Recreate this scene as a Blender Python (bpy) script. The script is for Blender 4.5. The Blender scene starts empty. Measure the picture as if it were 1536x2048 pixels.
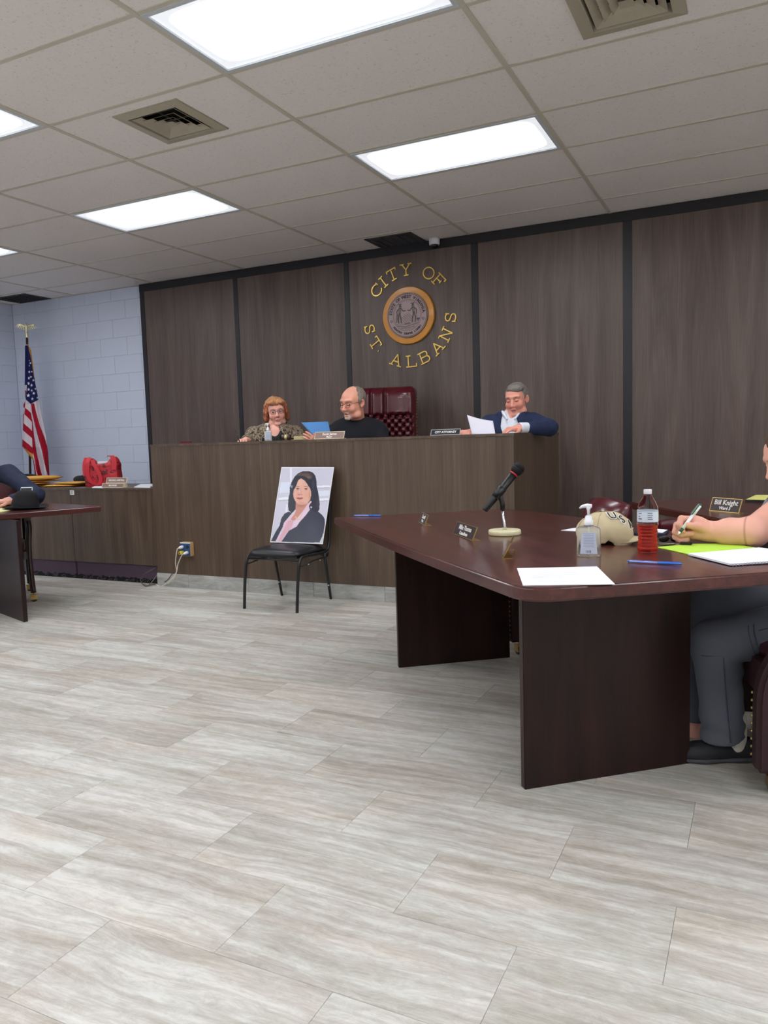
import bpy, bmesh, math, random
import numpy as np
from mathutils import Matrix, Vector
random.seed(4)
PI=math.pi
# ------------------------------------------------------------------ camera, world, light, exposure
SC=bpy.context.scene; COL=SC.collection
CAM_R=np.array([[0.8986704,-0.0134550,0.4384181],[0.4375903,0.0960996,-0.8940244],[-0.0301027,0.9952808,0.0922496]])
CAM_C=np.array([0.0,0.0,1.1844]); FPX=1547.236
cd=bpy.data.cameras.new('camera'); cam=bpy.data.objects.new('camera',cd); COL.objects.link(cam)
cd.lens=FPX/2048*36; cd.sensor_width=36; cd.clip_start=.05; cd.clip_end=60
M=Matrix([[*CAM_R[0],CAM_C[0]],[*CAM_R[1],CAM_C[1]],[*CAM_R[2],CAM_C[2]],[0,0,0,1]]); cam.matrix_world=M
SC.camera=cam
w=bpy.data.worlds.new('world'); SC.world=w; w.use_nodes=True
w.node_tree.nodes['Background'].inputs[0].default_value=(.5,.52,.55,1); w.node_tree.nodes['Background'].inputs[1].default_value=.2
SC.view_settings.view_transform='Standard'; SC.view_settings.look='None'; SC.view_settings.gamma=1
SC.view_settings.exposure=0.66
LAMP_STRENGTH=8.5
CEIL=2.976; WALL=6.732; XL=-8.30; XR=3.4; YB=-2.5
GX=-1.1446; GY=6.2787; TL_=1.2192; TW=.6096      # ceiling grid: node (col,row) -> GX+col*TL_, GY-(6-row)*TW
# real points of the room read off its own planes (floor, table tops, walls)
def _ray(x,y): return CAM_R@np.array([(x-768)/FPX,-(y-1024)/FPX,-1])
def Z(x,y,z): d=_ray(x,y); return CAM_C+(z-CAM_C[2])/d[2]*d
def YP(x,y,Y): d=_ray(x,y); return CAM_C+(Y/d[1])*d
# ------------------------------------------------------------------ helpers
def lin(c):
    c=np.asarray(c,float)/255.; return np.where(c<=.04045,c/12.92,((c+.055)/1.055)**2.4)
def rgb(*c): return tuple(float(v) for v in lin(c))+(1.,)
def tag(o,label=None,cat=None,group=None,kind=None):
    if label: o['label']=label
    if cat: o['category']=cat
    if group: o['group']=group
    if kind: o['kind']=kind
    return o
def empty(name,loc=(0,0,0),rz=0,label=None,cat=None,group=None,rot=None):
    o=bpy.data.objects.new(name,None); COL.objects.link(o); o.location=loc
    o.rotation_euler=rot if rot is not None else (0,0,rz); o.empty_display_size=.05
    return tag(o,label,cat,group)
class MB:
    def __init__(s): s.v=[]; s.f=[]; s.sm=[]
    def add(s,v,f,sm=False):
        n=len(s.v); s.v+= [tuple(map(float,p)) for p in v]; s.f+=[tuple(i+n for i in q) for q in f]; s.sm+=[sm]*len(f); return s
    def box(s,x0,x1,y0,y1,z0,z1,T=None):
        v=[(x0,y0,z0),(x1,y0,z0),(x1,y1,z0),(x0,y1,z0),(x0,y0,z1),(x1,y0,z1),(x1,y1,z1),(x0,y1,z1)]
        if T is not None: v=[T(p) for p in v]
        return s.add(v,[(0,3,2,1),(4,5,6,7),(0,1,5,4),(1,2,6,5),(2,3,7,6),(3,0,4,7)])
    def prism(s,poly,z0,z1,ax=2,T=None):
        n=len(poly)
        def P(a,b,c): 
            p={2:(a,b,c),1:(a,c,b),0:(c,a,b)}[ax]; return T(p) if T else p
        v=[P(a,b,z0) for a,b in poly]+[P(a,b,z1) for a,b in poly]
        return s.add(v,[tuple(range(n))[::-1],tuple(range(n,2*n))]+[(i,(i+1)%n,(i+1)%n+n,i+n) for i in range(n)])
    def lathe(s,prof,c=(0,0,0),n=24,T=None,caps=True):
        v=[];f=[]
        for r,z in prof:
            for i in range(n):
                a=2*PI*i/n; p=(c[0]+r*math.cos(a),c[1]+r*math.sin(a),c[2]+z); v.append(T(p) if T else p)
        m=len(prof)
        for j in range(m-1):
            for i in range(n): f.append((j*n+i,j*n+(i+1)%n,(j+1)*n+(i+1)%n,(j+1)*n+i))
        s.add(v,f,True)
        if caps:
            b=len(s.v)-len(v)
            s.f+=[tuple(b+i for i in range(n))[::-1],tuple(b+(m-1)*n+i for i in range(n))]; s.sm+=[False,False]
        return s
    def tube(s,pts,r,n=8,closed=False):
        pts=[Vector(p) for p in pts]; rs=r if hasattr(r,'__len__') else [r]*len(pts); v=[];f=[]; m=len(pts)
        up=None
        for k,p in enumerate(pts):
            if closed: d=(pts[(k+1)%m]-pts[k-1])
            else: d=(pts[min(k+1,m-1)]-pts[max(k-1,0)])
            d.normalize()
            if up is None: up=Vector((0,0,1)) if abs(d.z)<.9 else Vector((1,0,0))
            x=d.cross(up).normalized(); up=x.cross(d).normalized()
            for i in range(n):
                a=2*PI*i/n; v.append(p+(x*math.cos(a)+up*math.sin(a))*rs[k])
        for k in range(m if closed else m-1):
            k2=(k+1)%m
            for i in range(n): f.append((k*n+i,k*n+(i+1)%n,k2*n+(i+1)%n,k2*n+i))
        s.add(v,f,True)
        if not closed:
            b=len(s.v)-len(v); s.f+=[tuple(b+i for i in range(n))[::-1],tuple(b+(m-1)*n+i for i in range(n))]; s.sm+=[False,False]
        return s
    def ball(s,c,r,n=12,m=8):
        r=r if hasattr(r,'__len__') else (r,r,r); v=[];f=[]
        for j in range(m+1):
            t=PI*j/m
            for i in range(n): a=2*PI*i/n; v.append((c[0]+r[0]*math.sin(t)*math.cos(a),c[1]+r[1]*math.sin(t)*math.sin(a),c[2]+r[2]*math.cos(t)))
        for j in range(m):
            for i in range(n): f.append((j*n+i,(j+1)*n+i,(j+1)*n+(i+1)%n,j*n+(i+1)%n))
        return s.add(v,f,True)
    def build(s,name,m,parent=None,bevel=0,seg=2,smooth=False,fix=True):
        me=bpy.data.meshes.new(name); me.from_pydata(s.v,[],s.f)
        bm=bmesh.new(); bm.from_mesh(me)
        for i,fc in enumerate(bm.faces): fc.smooth=s.sm[i] or smooth
        if fix: 
            bmesh.ops.remove_doubles(bm,verts=bm.verts,dist=1e-6); bmesh.ops.recalc_face_normals(bm,faces=bm.faces)
        if bevel:
            es=[e for e in bm.edges if len(e.link_faces)==2 and e.calc_face_angle(0)>.6]
            bmesh.ops.bevel(bm,geom=es,offset=bevel,segments=seg,affect='EDGES',clamp_overlap=True)
        bm.to_mesh(me); bm.free()
        return link(name,me,m,parent)
def link(name,me,m,parent=None):
    if m is not None and not me.materials: me.materials.append(m)
    o=bpy.data.objects.new(name,me); COL.objects.link(o)
    if parent is not None: o.parent=parent
    return o
def np_mesh(name,V,Q,m,parent=None,col=None,smooth=True):
    me=bpy.data.meshes.new(name); n=len(V); V=np.asarray(V,np.float32); Q=np.asarray(Q,np.int32); k=Q.shape[1]
    me.vertices.add(n); me.vertices.foreach_set('co',V.ravel())
    me.loops.add(Q.size); me.loops.foreach_set('vertex_index',Q.ravel())
    me.polygons.add(len(Q)); me.polygons.foreach_set('loop_start',np.arange(0,Q.size,k,dtype=np.int32)); me.polygons.foreach_set('loop_total',np.full(len(Q),k,np.int32))
    me.update(calc_edges=True); me.validate()
    me.polygons.foreach_set('use_smooth',np.full(len(me.polygons),smooth))
    if col is not None:
        a=me.color_attributes.new('Col','FLOAT_COLOR','POINT'); c=np.ones((n,4),np.float32); c[:,:3]=col; a.data.foreach_set('color',c.ravel())
    return link(name,me,m,parent)
# ------------------------------------------------------------------ materials
def nm(name):
    m=bpy.data.materials.new(name); m.use_nodes=True; nt=m.node_tree; return m,nt,nt.nodes['Principled BSDF']
def mat(name,c,rough=.5,metal=0,spec=.5,coat=0,bump=0,bscale=200,var=0,vscale=20,alpha=None,trans=0,sheen=0):
    m,nt,b=nm(name); b.inputs['Base Color'].default_value=c; b.inputs['Roughness'].default_value=rough; b.inputs['Metallic'].default_value=metal
    b.inputs['Specular IOR Level'].default_value=spec; b.inputs['Coat Weight'].default_value=coat; b.inputs['Transmission Weight'].default_value=trans
    b.inputs['Sheen Weight'].default_value=sheen
    N=nt.nodes.new; L=nt.links.new
    if bump or var:
        tc=N('ShaderNodeTexCoord')
    if var:
        no=N('ShaderNodeTexNoise'); no.inputs['Scale'].default_value=vscale; no.inputs['Detail'].default_value=5; L(tc.outputs['Object'],no.inputs['Vector'])
        mx=N('ShaderNodeMix'); mx.data_type='RGBA'; mx.inputs[6].default_value=tuple(v*(1-var) for v in c[:3])+(1,); mx.inputs[7].default_value=tuple(min(1,v*(1+var)) for v in c[:3])+(1,)
        L(no.outputs[0],mx.inputs[0]); L(mx.outputs[2],b.inputs['Base Color'])
    if bump:
        n2=N('ShaderNodeTexNoise'); n2.inputs['Scale'].default_value=bscale; n2.inputs['Detail'].default_value=4; L(tc.outputs['Object'],n2.inputs['Vector'])
        bp=N('ShaderNodeBump'); bp.inputs['Strength'].default_value=bump; bp.inputs['Distance'].default_value=.004; L(n2.outputs[0],bp.inputs['Height']); L(bp.outputs[0],b.inputs['Normal'])
    return m
def ramp(nt,fac,stops):
    r=nt.nodes.new('ShaderNodeValToRGB'); e=r.color_ramp.elements
    while len(e)<len(stops): e.new(.5)
    for i,(p,c) in enumerate(stops): e[i].position=p; e[i].color=c
    nt.links.new(fac,r.inputs[0]); return r.outputs[0]
def grain(name,stops,scale,rough=.4,dist=1.5,coat=0,spec=.5,axis_rand=False,fine=.35,sc2=(90,90,3)):
    """wood or laminate: noise stretched along one local axis, plus fine streaks"""
    m,nt,b=nm(name); N=nt.nodes.new; L=nt.links.new
    tc=N('ShaderNodeTexCoord'); mp=N('ShaderNodeMapping'); mp.inputs['Scale'].default_value=scale
    oi=N('ShaderNodeObjectInfo'); ad=N('ShaderNodeVectorMath'); ad.operation='ADD'; sc_=N('ShaderNodeVectorMath'); sc_.operation='SCALE'
    cm=N('ShaderNodeCombineXYZ')
    for k in range(3): L(oi.outputs['Random'],cm.inputs[k])
    L(cm.outputs[0],sc_.inputs[0]); sc_.inputs['Scale'].default_value=37.
    L(tc.outputs['Object'],ad.inputs[0]); L(sc_.outputs[0],ad.inputs[1]); L(ad.outputs[0],mp.inputs['Vector'])
    n1=N('ShaderNodeTexNoise'); n1.inputs['Scale'].default_value=1; n1.inputs['Detail'].default_value=7; n1.inputs['Roughness'].default_value=.6; n1.inputs['Distortion'].default_value=dist
    L(mp.outputs[0],n1.inputs['Vector'])
    mp2=N('ShaderNodeMapping'); mp2.inputs['Scale'].default_value=sc2; L(ad.outputs[0],mp2.inputs['Vector'])
    n2=N('ShaderNodeTexNoise'); n2.inputs['Scale'].default_value=1; n2.inputs['Detail'].default_value=3; L(mp2.outputs[0],n2.inputs['Vector'])
    mx=N('ShaderNodeMath'); mx.operation='MULTIPLY_ADD'; s2=N('ShaderNodeMath'); s2.operation='SUBTRACT'; L(n2.outputs[0],s2.inputs[0]); s2.inputs[1].default_value=.5
    L(s2.outputs[0],mx.inputs[0]); mx.inputs[1].default_value=fine; L(n1.outputs[0],mx.inputs[2])
    L(ramp(nt,mx.outputs[0],stops),b.inputs['Base Color'])
    b.inputs['Roughness'].default_value=rough; b.inputs['Coat Weight'].default_value=coat; b.inputs['Coat Roughness'].default_value=.15; b.inputs['Specular IOR Level'].default_value=spec
    return m
def vcol(name,rough=.55,spec=.4,sss=0,bump=0,bscale=150,coat=0):
    m,nt,b=nm(name); a=nt.nodes.new('ShaderNodeAttribute'); a.attribute_name='Col'; nt.links.new(a.outputs['Color'],b.inputs['Base Color'])
    b.inputs['Roughness'].default_value=rough; b.inputs['Specular IOR Level'].default_value=spec; b.inputs['Coat Weight'].default_value=coat
    if sss: b.inputs['Subsurface Weight'].default_value=sss; b.inputs['Subsurface Radius'].default_value=(.012,.005,.003); b.inputs['Subsurface Scale'].default_value=1
    if bump:
        N=nt.nodes.new; tc=N('ShaderNodeTexCoord'); n2=N('ShaderNodeTexNoise'); n2.inputs['Scale'].default_value=bscale; nt.links.new(tc.outputs['Object'],n2.inputs['Vector'])
        bp=N('ShaderNodeBump'); bp.inputs['Strength'].default_value=bump; bp.inputs['Distance'].default_value=.004; nt.links.new(n2.outputs[0],bp.inputs['Height']); nt.links.new(bp.outputs[0],b.inputs['Normal'])
    return m
lam_stops=lambda k,t=(1,1,1):[(.25,tuple(v*k*tt for v,tt in zip((.062,.041,.036),t))+(1,)),(.48,tuple(v*k*tt for v,tt in zip((.098,.070,.060),t))+(1,)),(.62,tuple(v*k*tt for v,tt in zip((.122,.089,.076),t))+(1,)),(.8,tuple(v*k*tt for v,tt in zip((.165,.124,.106),t))+(1,))]
LAM=grain('walnut_laminate',lam_stops(1.0,(1.04,.99,.96)),(7,7,.55),rough=.42,dist=1.2,fine=.5,sc2=(160,160,3))
LAMD=grain('walnut_laminate_bench',lam_stops(1.0,(1.02,.93,.72)),(7,7,.55),rough=.42,dist=1.2,fine=.5,sc2=(160,160,3))
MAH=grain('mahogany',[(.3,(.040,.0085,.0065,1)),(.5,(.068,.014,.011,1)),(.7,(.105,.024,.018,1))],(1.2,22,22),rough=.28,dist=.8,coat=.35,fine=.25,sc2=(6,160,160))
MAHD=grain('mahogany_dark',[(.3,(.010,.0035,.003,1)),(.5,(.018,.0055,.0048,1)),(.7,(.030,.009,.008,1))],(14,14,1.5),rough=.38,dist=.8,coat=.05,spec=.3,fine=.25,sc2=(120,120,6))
BLACKM=mat('black_strip',rgb(24,22,28),.45)
BLOCK=mat('painted_block',rgb(208,215,232),.55,bump=.25,bscale=90,var=.02,vscale=6)
MORTAR=mat('painted_mortar',rgb(188,196,212),.6)
TEE=mat('ceiling_tee',rgb(205,200,184),.5)
PLAST=mat('plaster',rgb(170,175,185),.6)
CHROME=mat('chrome',rgb(210,210,212),.12,1)
BRASS=mat('brass',rgb(196,164,104),.28,1)
GOLDL=mat('gold_letter',rgb(205,170,90),.32,.75)
BLACKP=mat('black_plastic',rgb(16,16,18),.4)
BLACKT=mat('black_metal',rgb(24,25,28),.38)
BLACKV=mat('black_vinyl',rgb(26,26,30),.36,bump=.1,bscale=300)
WHITEP=mat('white_plastic',rgb(232,232,236),.35)
PAPER=mat('white_paper',rgb(236,238,246),.7)
BURG=mat('burgundy_leather',rgb(78,14,26),.28,coat=.25,bump=.12,bscale=120,var=.12,vscale=8)
BURGF=mat('burgundy_fabric',rgb(62,24,34),.7,bump=.3,bscale=500,var=.25,vscale=200)
TEXTW=mat('white_lettering',rgb(240,236,230),.5)
PLATEB=mat('plate_brown',rgb(52,36,34),.35)
# ceiling panel: fissured mineral fibre
def ceil_mat():
    m,nt,b=nm('ceiling_tile'); N=nt.nodes.new; L=nt.links.new; tc=N('ShaderNodeTexCoord'); oi=N('ShaderNodeObjectInfo'); ad=N('ShaderNodeVectorMath'); ad.operation='ADD'
    L(tc.outputs['Object'],ad.inputs[0]); L(oi.outputs['Location'],ad.inputs[1])
    no=N('ShaderNodeTexNoise'); no.inputs['Scale'].default_value=75; no.inputs['Detail'].default_value=3; no.inputs['Roughness'].default_value=.65; L(ad.outputs[0],no.inputs['Vector'])
    c=ramp(nt,no.outputs[0],[(.28,(.66,.61,.57,1)),(.40,(.87,.82,.79,1)),(1,(.90,.85,.82,1))])
    L(c,b.inputs['Base Color']); b.inputs['Roughness'].default_value=.85; b.inputs['Specular IOR Level'].default_value=.15
    bp=N('ShaderNodeBump'); bp.inputs['Strength'].default_value=.5; bp.inputs['Distance'].default_value=.002; L(no.outputs[0],bp.inputs['Height']); L(bp.outputs[0],b.inputs['Normal']); return m
CT=ceil_mat()
def floor_mat():
    m,nt,b=nm('travertine_vinyl'); N=nt.nodes.new; L=nt.links.new
    tc=N('ShaderNodeTexCoord'); oi=N('ShaderNodeObjectInfo'); cm=N('ShaderNodeCombineXYZ'); mu=N('ShaderNodeMath'); mu.operation='MULTIPLY'; mu.inputs[1].default_value=61.
    L(oi.outputs['Random'],mu.inputs[0]); 
    for k in range(3): L(mu.outputs[0],cm.inputs[k])
    ad=N('ShaderNodeVectorMath'); ad.operation='ADD'; L(tc.outputs['Object'],ad.inputs[0]); L(cm.outputs[0],ad.inputs[1])
    def noise(scale,det,rg,dist,src=ad.outputs[0]):
        mp=N('ShaderNodeMapping'); mp.inputs['Scale'].default_value=scale; L(src,mp.inputs['Vector']); n=N('ShaderNodeTexNoise'); n.inputs['Scale'].default_value=1; n.inputs['Detail'].default_value=det; n.inputs['Roughness'].default_value=rg; n.inputs['Distortion'].default_value=dist; L(mp.outputs[0],n.inputs['Vector']); return n.outputs[0]
    # a wandering warp so the veins bend
    wp=noise((2.2,2.2,2.2),3,.5,0); w2=N('ShaderNodeCombineXYZ'); ws=N('ShaderNodeMath'); ws.operation='MULTIPLY_ADD'; L(wp,ws.inputs[0]); ws.inputs[1].default_value=.085; ws.inputs[2].default_value=-.0425; L(ws.outputs[0],w2.inputs[1])
    ad2=N('ShaderNodeVectorMath'); ad2.operation='ADD'; L(ad.outputs[0],ad2.inputs[0]); L(w2.outputs[0],ad2.inputs[1])
    veins=noise((1.4,24,1),10,.74,.55,ad2.outputs[0]); broad=noise((.9,5.5,1),4,.5,.4,ad2.outputs[0]); crisp=noise((13,34,10),8,.82,.5,ad2.outputs[0]); tint=noise((.8,4.5,1),3,.5,1.)
    def MA(op,a,b_,c=None):
        n=N('ShaderNodeMath'); n.operation=op
        for i,v in enumerate((a,b_,c)):
            if v is None: continue
            if isinstance(v,(int,float)): n.inputs[i].default_value=v
            else: L(v,n.inputs[i])
        return n.outputs[0]
    s=MA('MULTIPLY_ADD',veins,.62,MA('MULTIPLY_ADD',broad,.38,MA('MULTIPLY_ADD',crisp,.42,-.21)))
    c=ramp(nt,s,[(.30,(.30,.265,.225,1)),(.40,(.385,.35,.31,1)),(.46,(.455,.425,.385,1)),(.52,(.535,.51,.475,1)),(.59,(.64,.625,.595,1)),(.70,(.72,.715,.69,1))])
    tn=ramp(nt,tint,[(.35,(1.0,.95,.89,1)),(.5,(1,.995,.98,1)),(.66,(.96,1.0,.96,1))])
    mx=N('ShaderNodeMix'); mx.data_type='RGBA'; mx.blend_type='MULTIPLY'; mx.inputs[0].default_value=.8; L(c,mx.inputs[6]); L(tn,mx.inputs[7])
    L(mx.outputs[2],b.inputs['Base Color']); b.inputs['Roughness'].default_value=.42; b.inputs['Specular IOR Level'].default_value=.4
    return m
FLOORM=floor_mat()
BASET=grain('baseboard_tile',[(.3,(.30,.29,.27,1)),(.5,(.42,.42,.40,1)),(.7,(.55,.55,.53,1))],(3,3,14),rough=.4,dist=2,fine=.15,sc2=(30,30,60))
# ------------------------------------------------------------------ signed-distance figures, meshed once each
def rx(a): a=math.radians(a); c,s=math.cos(a),math.sin(a); return np.array([[1,0,0],[0,c,-s],[0,s,c]])
def ry(a): a=math.radians(a); c,s=math.cos(a),math.sin(a); return np.array([[c,0,s],[0,1,0],[-s,0,c]])
def rzm(a): a=math.radians(a); c,s=math.cos(a),math.sin(a); return np.array([[c,-s,0],[s,c,0],[0,0,1]])
class Fr:
    def __init__(s,t=(0,0,0),R=None): s.t=np.array(t,float); s.R=np.eye(3) if R is None else np.array(R,float)
    def __call__(s,p): return s.t+s.R@np.array(p,float)
    def sub(s,t,R=None): return Fr(s(t),s.R@(np.eye(3) if R is None else R))
    def loc(s,P): return (np.asarray(P)-s.t)@s.R
    def ell(s,c,r,R=None,k=None,op='add'): return ('ell',s(c),np.array(r if hasattr(r,'__len__') else (r,r,r),float),s.R@(np.eye(3) if R is None else R),k,op)
    def cap(s,a,b,ra,rb=None,k=None,op='add'): return ('cap',s(a),s(b),(ra,ra if rb is None else rb),k,op)
    def box(s,c,h,r,R=None,k=None,op='add'): return ('box',s(c),(np.array(h,float),r),s.R@(np.eye(3) if R is None else R),k,op)
W0=Fr()
def prim_bb(p):
    if p[0]=='cap': a,b=p[1],p[2]; r=max(p[3]); return np.minimum(a,b)-r,np.maximum(a,b)+r
    ext=np.abs(p[3])@(p[2] if p[0]=='ell' else p[2][0]+p[2][1]); return p[1]-ext,p[1]+ext
def axis(lo,hi,h,fines):
    out=[lo]
    while out[-1]<hi:
        x=out[-1]; hh=h
        for a,b,hf in fines:
            if a-1e-9<=x<b: hh=min(hh,hf)
            elif x<a and x+hh>a: hh=max(a-x,hf*.5)
        out.append(x+hh)
    return np.array(out)
def sdf_mesh(name,prims,h,k,m,parent=None,color=None,fine=(),disp=None,smooth=2,cut=None):
    """prims blended into ONE closed surface; fine = [(lo,hi,cell)] boxes meshed more finely"""
    lo=np.min([prim_bb(p)[0] for p in prims if p[-1]=='add'],0)-.03; hi=np.max([prim_bb(p)[1] for p in prims if p[-1]=='add'],0)+.03
    ax=[axis(lo[i],hi[i],h,[(f[0][i],f[1][i],f[2]) for f in fine]) for i in range(3)]
    F=np.full([len(a) for a in ax],.10,np.float32); MG=.11
    for p in prims:
        b0,b1=prim_bb(p); s=[]
        for i in range(3):
            i0=max(0,np.searchsorted(ax[i],b0[i]-MG)-1); i1=min(len(ax[i]),np.searchsorted(ax[i],b1[i]+MG)+1); s.append(slice(i0,i1))
        if any(q.stop<=q.start for q in s): continue
        X,Y,Zz=np.meshgrid(ax[0][s[0]],ax[1][s[1]],ax[2][s[2]],indexing='ij',sparse=True)
        if p[0]=='cap':
            a,b=p[1],p[2]; ab=b-a; L2=max(ab@ab,1e-9); t=np.clip(((X-a[0])*ab[0]+(Y-a[1])*ab[1]+(Zz-a[2])*ab[2])/L2,0,1)
            d=np.sqrt((X-a[0]-t*ab[0])**2+(Y-a[1]-t*ab[1])**2+(Zz-a[2]-t*ab[2])**2)-(p[3][0]+(p[3][1]-p[3][0])*t)
        else:
            R=p[3]; dx,dy,dz=X-p[1][0],Y-p[1][1],Zz-p[1][2]; q=[dx*R[0,i]+dy*R[1,i]+dz*R[2,i] for i in range(3)]
            if p[0]=='ell':
                r=p[2]; k0=np.sqrt((q[0]/r[0])**2+(q[1]/r[1])**2+(q[2]/r[2])**2); k1=np.sqrt((q[0]/r[0]**2)**2+(q[1]/r[1]**2)**2+(q[2]/r[2]**2)**2)+1e-9; d=k0*(k0-1)/k1
            else:
                hh,r=p[2]; e=[np.abs(q[i])-hh[i] for i in range(3)]; d=np.sqrt(sum(np.maximum(v,0)**2 for v in e))+np.minimum(np.maximum(np.maximum(e[0],e[1]),e[2]),0)-r
        kk=p[4] if p[4] is not None else k; G=F[s[0],s[1],s[2]]
        if p[5]=='add': t=np.clip(.5+.5*(d-G)/kk,0,1); F[s[0],s[1],s[2]]=G*t+d*(1-t)-kk*t*(1-t)
        else: t=np.clip(.5-.5*(-d-G)/kk,0,1); F[s[0],s[1],s[2]]=G*t+(-d)*(1-t)+kk*t*(1-t)
    if disp is not None:
        X,Y,Zz=np.meshgrid(*ax,indexing='ij',sparse=True); msk=np.abs(F)<.05; F=np.where(msk,F+disp(X,Y,Zz),F)
    F[0]=F[-1]=.1; F[:,0]=F[:,-1]=.1; F[:,:,0]=F[:,:,-1]=.1
    S=F<0; c=np.zeros([n-1 for n in F.shape],np.int8)
    for i in (0,1):
        for j in (0,1):
            for l in (0,1): c+=S[i:S.shape[0]-1+i,j:S.shape[1]-1+j,l:S.shape[2]-1+l]
    act=np.argwhere((c>0)&(c<8)); idx=np.full(c.shape,-1,np.int32); idx[tuple(act.T)]=np.arange(len(act))
    P=np.zeros((len(act),3)); Wt=np.zeros(len(act))
    for axi in range(3):
        o=[a for a in range(3) if a!=axi]
        for u in (0,1):
            for v in (0,1):
                g0=act.copy(); g0[:,o[0]]+=u; g0[:,o[1]]+=v; g1=g0.copy(); g1[:,axi]+=1
                f0=F[tuple(g0.T)]; f1=F[tuple(g1.T)]; mk=(f0<0)!=(f1<0); t=np.where(mk,f0/np.where(mk,f0-f1,1),0)
                p0=np.stack([ax[i][g0[:,i]] for i in range(3)],1); p1=np.stack([ax[i][g1[:,i]] for i in range(3)],1)
                P+=np.where(mk[:,None],p0+(p1-p0)*t[:,None],0); Wt+=mk
    P/=Wt[:,None]
    Q=[]
    for axi in range(3):
        a,b=[(1,2),(2,0),(0,1)][axi]
        s0=[slice(None)]*3; s1=[slice(None)]*3; s0[axi]=slice(0,-1); s1[axi]=slice(1,None)
        A=S[tuple(s0)]; B=S[tuple(s1)]; e=np.argwhere(A!=B); e=e[(e[:,a]>0)&(e[:,b]>0)]
        sg=A[tuple(e.T)]
        def cell(da,db): g=e.copy(); g[:,a]-=da; g[:,b]-=db; return idx[tuple(g.T)]
        q=np.stack([cell(1,1),cell(0,1),cell(0,0),cell(1,0)],1); q[~sg]=q[~sg][:,::-1]; Q.append(q)
    Q=np.concatenate(Q); Q=Q[(Q>=0).all(1)]
    E=np.concatenate([Q[:,[0,1]],Q[:,[1,2]],Q[:,[2,3]],Q[:,[3,0]]])
    for _ in range(smooth):
        s=np.zeros_like(P); n=np.zeros(len(P))
        for x in (0,1,2): s[:,x]=np.bincount(E[:,0],P[E[:,1],x],len(P))+np.bincount(E[:,1],P[E[:,0],x],len(P))
        n=np.bincount(E[:,0],minlength=len(P))+np.bincount(E[:,1],minlength=len(P)); P=P*.5+.5*s/np.maximum(n,1)[:,None]
    colr=None if color is None else color(P)
    return np_mesh(name,P,Q,m,parent,colr)
def wob(X,Y,Zz,f,seed=0):
    s=seed*1.7
    return (np.sin(f*X+2.1*np.sin(f*.7*Y+s)+s)+np.sin(f*1.1*Y+1.7*np.sin(f*.8*Zz+s*2)+1.3*s)+np.sin(f*.9*Zz+1.9*np.sin(f*.75*X-s)+.7*s))/3.
# painting flat print into point colours
def in_poly(X,Y,poly):
    r=np.zeros(X.shape,bool); n=len(poly)
    for i in range(n):
        x0,y0=poly[i]; x1,y1=poly[(i+1)%n]
        if y0==y1: continue
        c=((y0>Y)!=(y1>Y))&(X<(x1-x0)*(Y-y0)/(y1-y0)+x0); r^=c
    return r
def fill(img,mask,c,a=1.):
    c=lin(c)[:3]; al=(mask*a)[...,None]; img[:]=img*(1-al)+c*al
def soft(X,Y,cx,cy,rx_,ry_,e=.3): d=np.sqrt(((X-cx)/rx_)**2+((Y-cy)/ry_)**2); return np.clip((1-d)/e,0,1)
def grid_print(name,m,parent,nu,nv,posf,colf,smooth=True):
    u,v=np.meshgrid(np.linspace(0,1,nu),np.linspace(0,1,nv),indexing='ij'); P=posf(u,v).reshape(-1,3); C=colf(u,v).reshape(-1,3)
    i=np.arange((nu-1)*(nv-1)); a=(i//(nv-1))*nv+i%(nv-1); Q=np.stack([a,a+1,a+nv+1,a+nv],1)
    return np_mesh(name,P,Q,m,parent,C,smooth)
def text(name,s,size,loc,R,m,parent,depth=.0008,align='CENTER',xs=1.,bold=0.):
    c=bpy.data.curves.new(name,'FONT'); c.body=s; c.size=size; c.align_x=align; c.align_y='CENTER'; c.extrude=depth; c.resolution_u=2; c.offset=bold
    t=bpy.data.objects.new(name+'_t',c); me=bpy.data.meshes.new_from_object(t); bpy.data.objects.remove(t); bpy.data.curves.remove(c)
    v=np.zeros(len(me.vertices)*3); me.vertices.foreach_get('co',v); v=v.reshape(-1,3); v[:,0]*=xs
    v=v@np.array(R,float).T+np.array(loc,float); me.vertices.foreach_set('co',v.ravel()); me.update(); me.name=name
    return link(name,me,m,parent)
def frame_zn(n,up=(0,0,1)):   # text axes: x right, y up, z out along n
    n=np.array(n,float); n/=np.linalg.norm(n); x=np.cross(up,n); x/=np.linalg.norm(x); return np.stack([x,np.cross(n,x),n],1)
# ================================================================== THE ROOM
# floor: 12 x 25 in vinyl tiles, laid half-over; children of the floor
fl=MB().box(XL,XR,YB,WALL+.1,-.06,-.0035).build('floor',mat('floor_joint',rgb(120,114,106),.8)); tag(fl,kind='structure')
FX0,FY0,FL_,FW_=-1.1407,1.348,.6422,.3048
tv=[(-.5,-.5),(.5,-.5),(.5,.5),(-.5,.5)]
def tile_mesh(L,Wd):
    b=MB(); g=.0004; e=.0015
    v=[(x*(L-2*g),y*(Wd-2*g),-.0035) for x,y in tv]+[(x*(L-2*g),y*(Wd-2*g),-.0006) for x,y in tv]+[(x*(L-2*e),y*(Wd-2*e),0) for x,y in tv]
    f=[(8,9,10,11)]+[(i,(i+1)%4,(i+1)%4+4,i+4) for i in range(4)]+[(i+4,(i+1)%4+4,(i+1)%4+8,i+8) for i in range(4)]
    b.add(v,f); o=b.build('tile',FLOORM); me=o.data; bpy.data.objects.remove(o); return me
tm=tile_mesh(FL_,FW_); cells=[]
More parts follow.
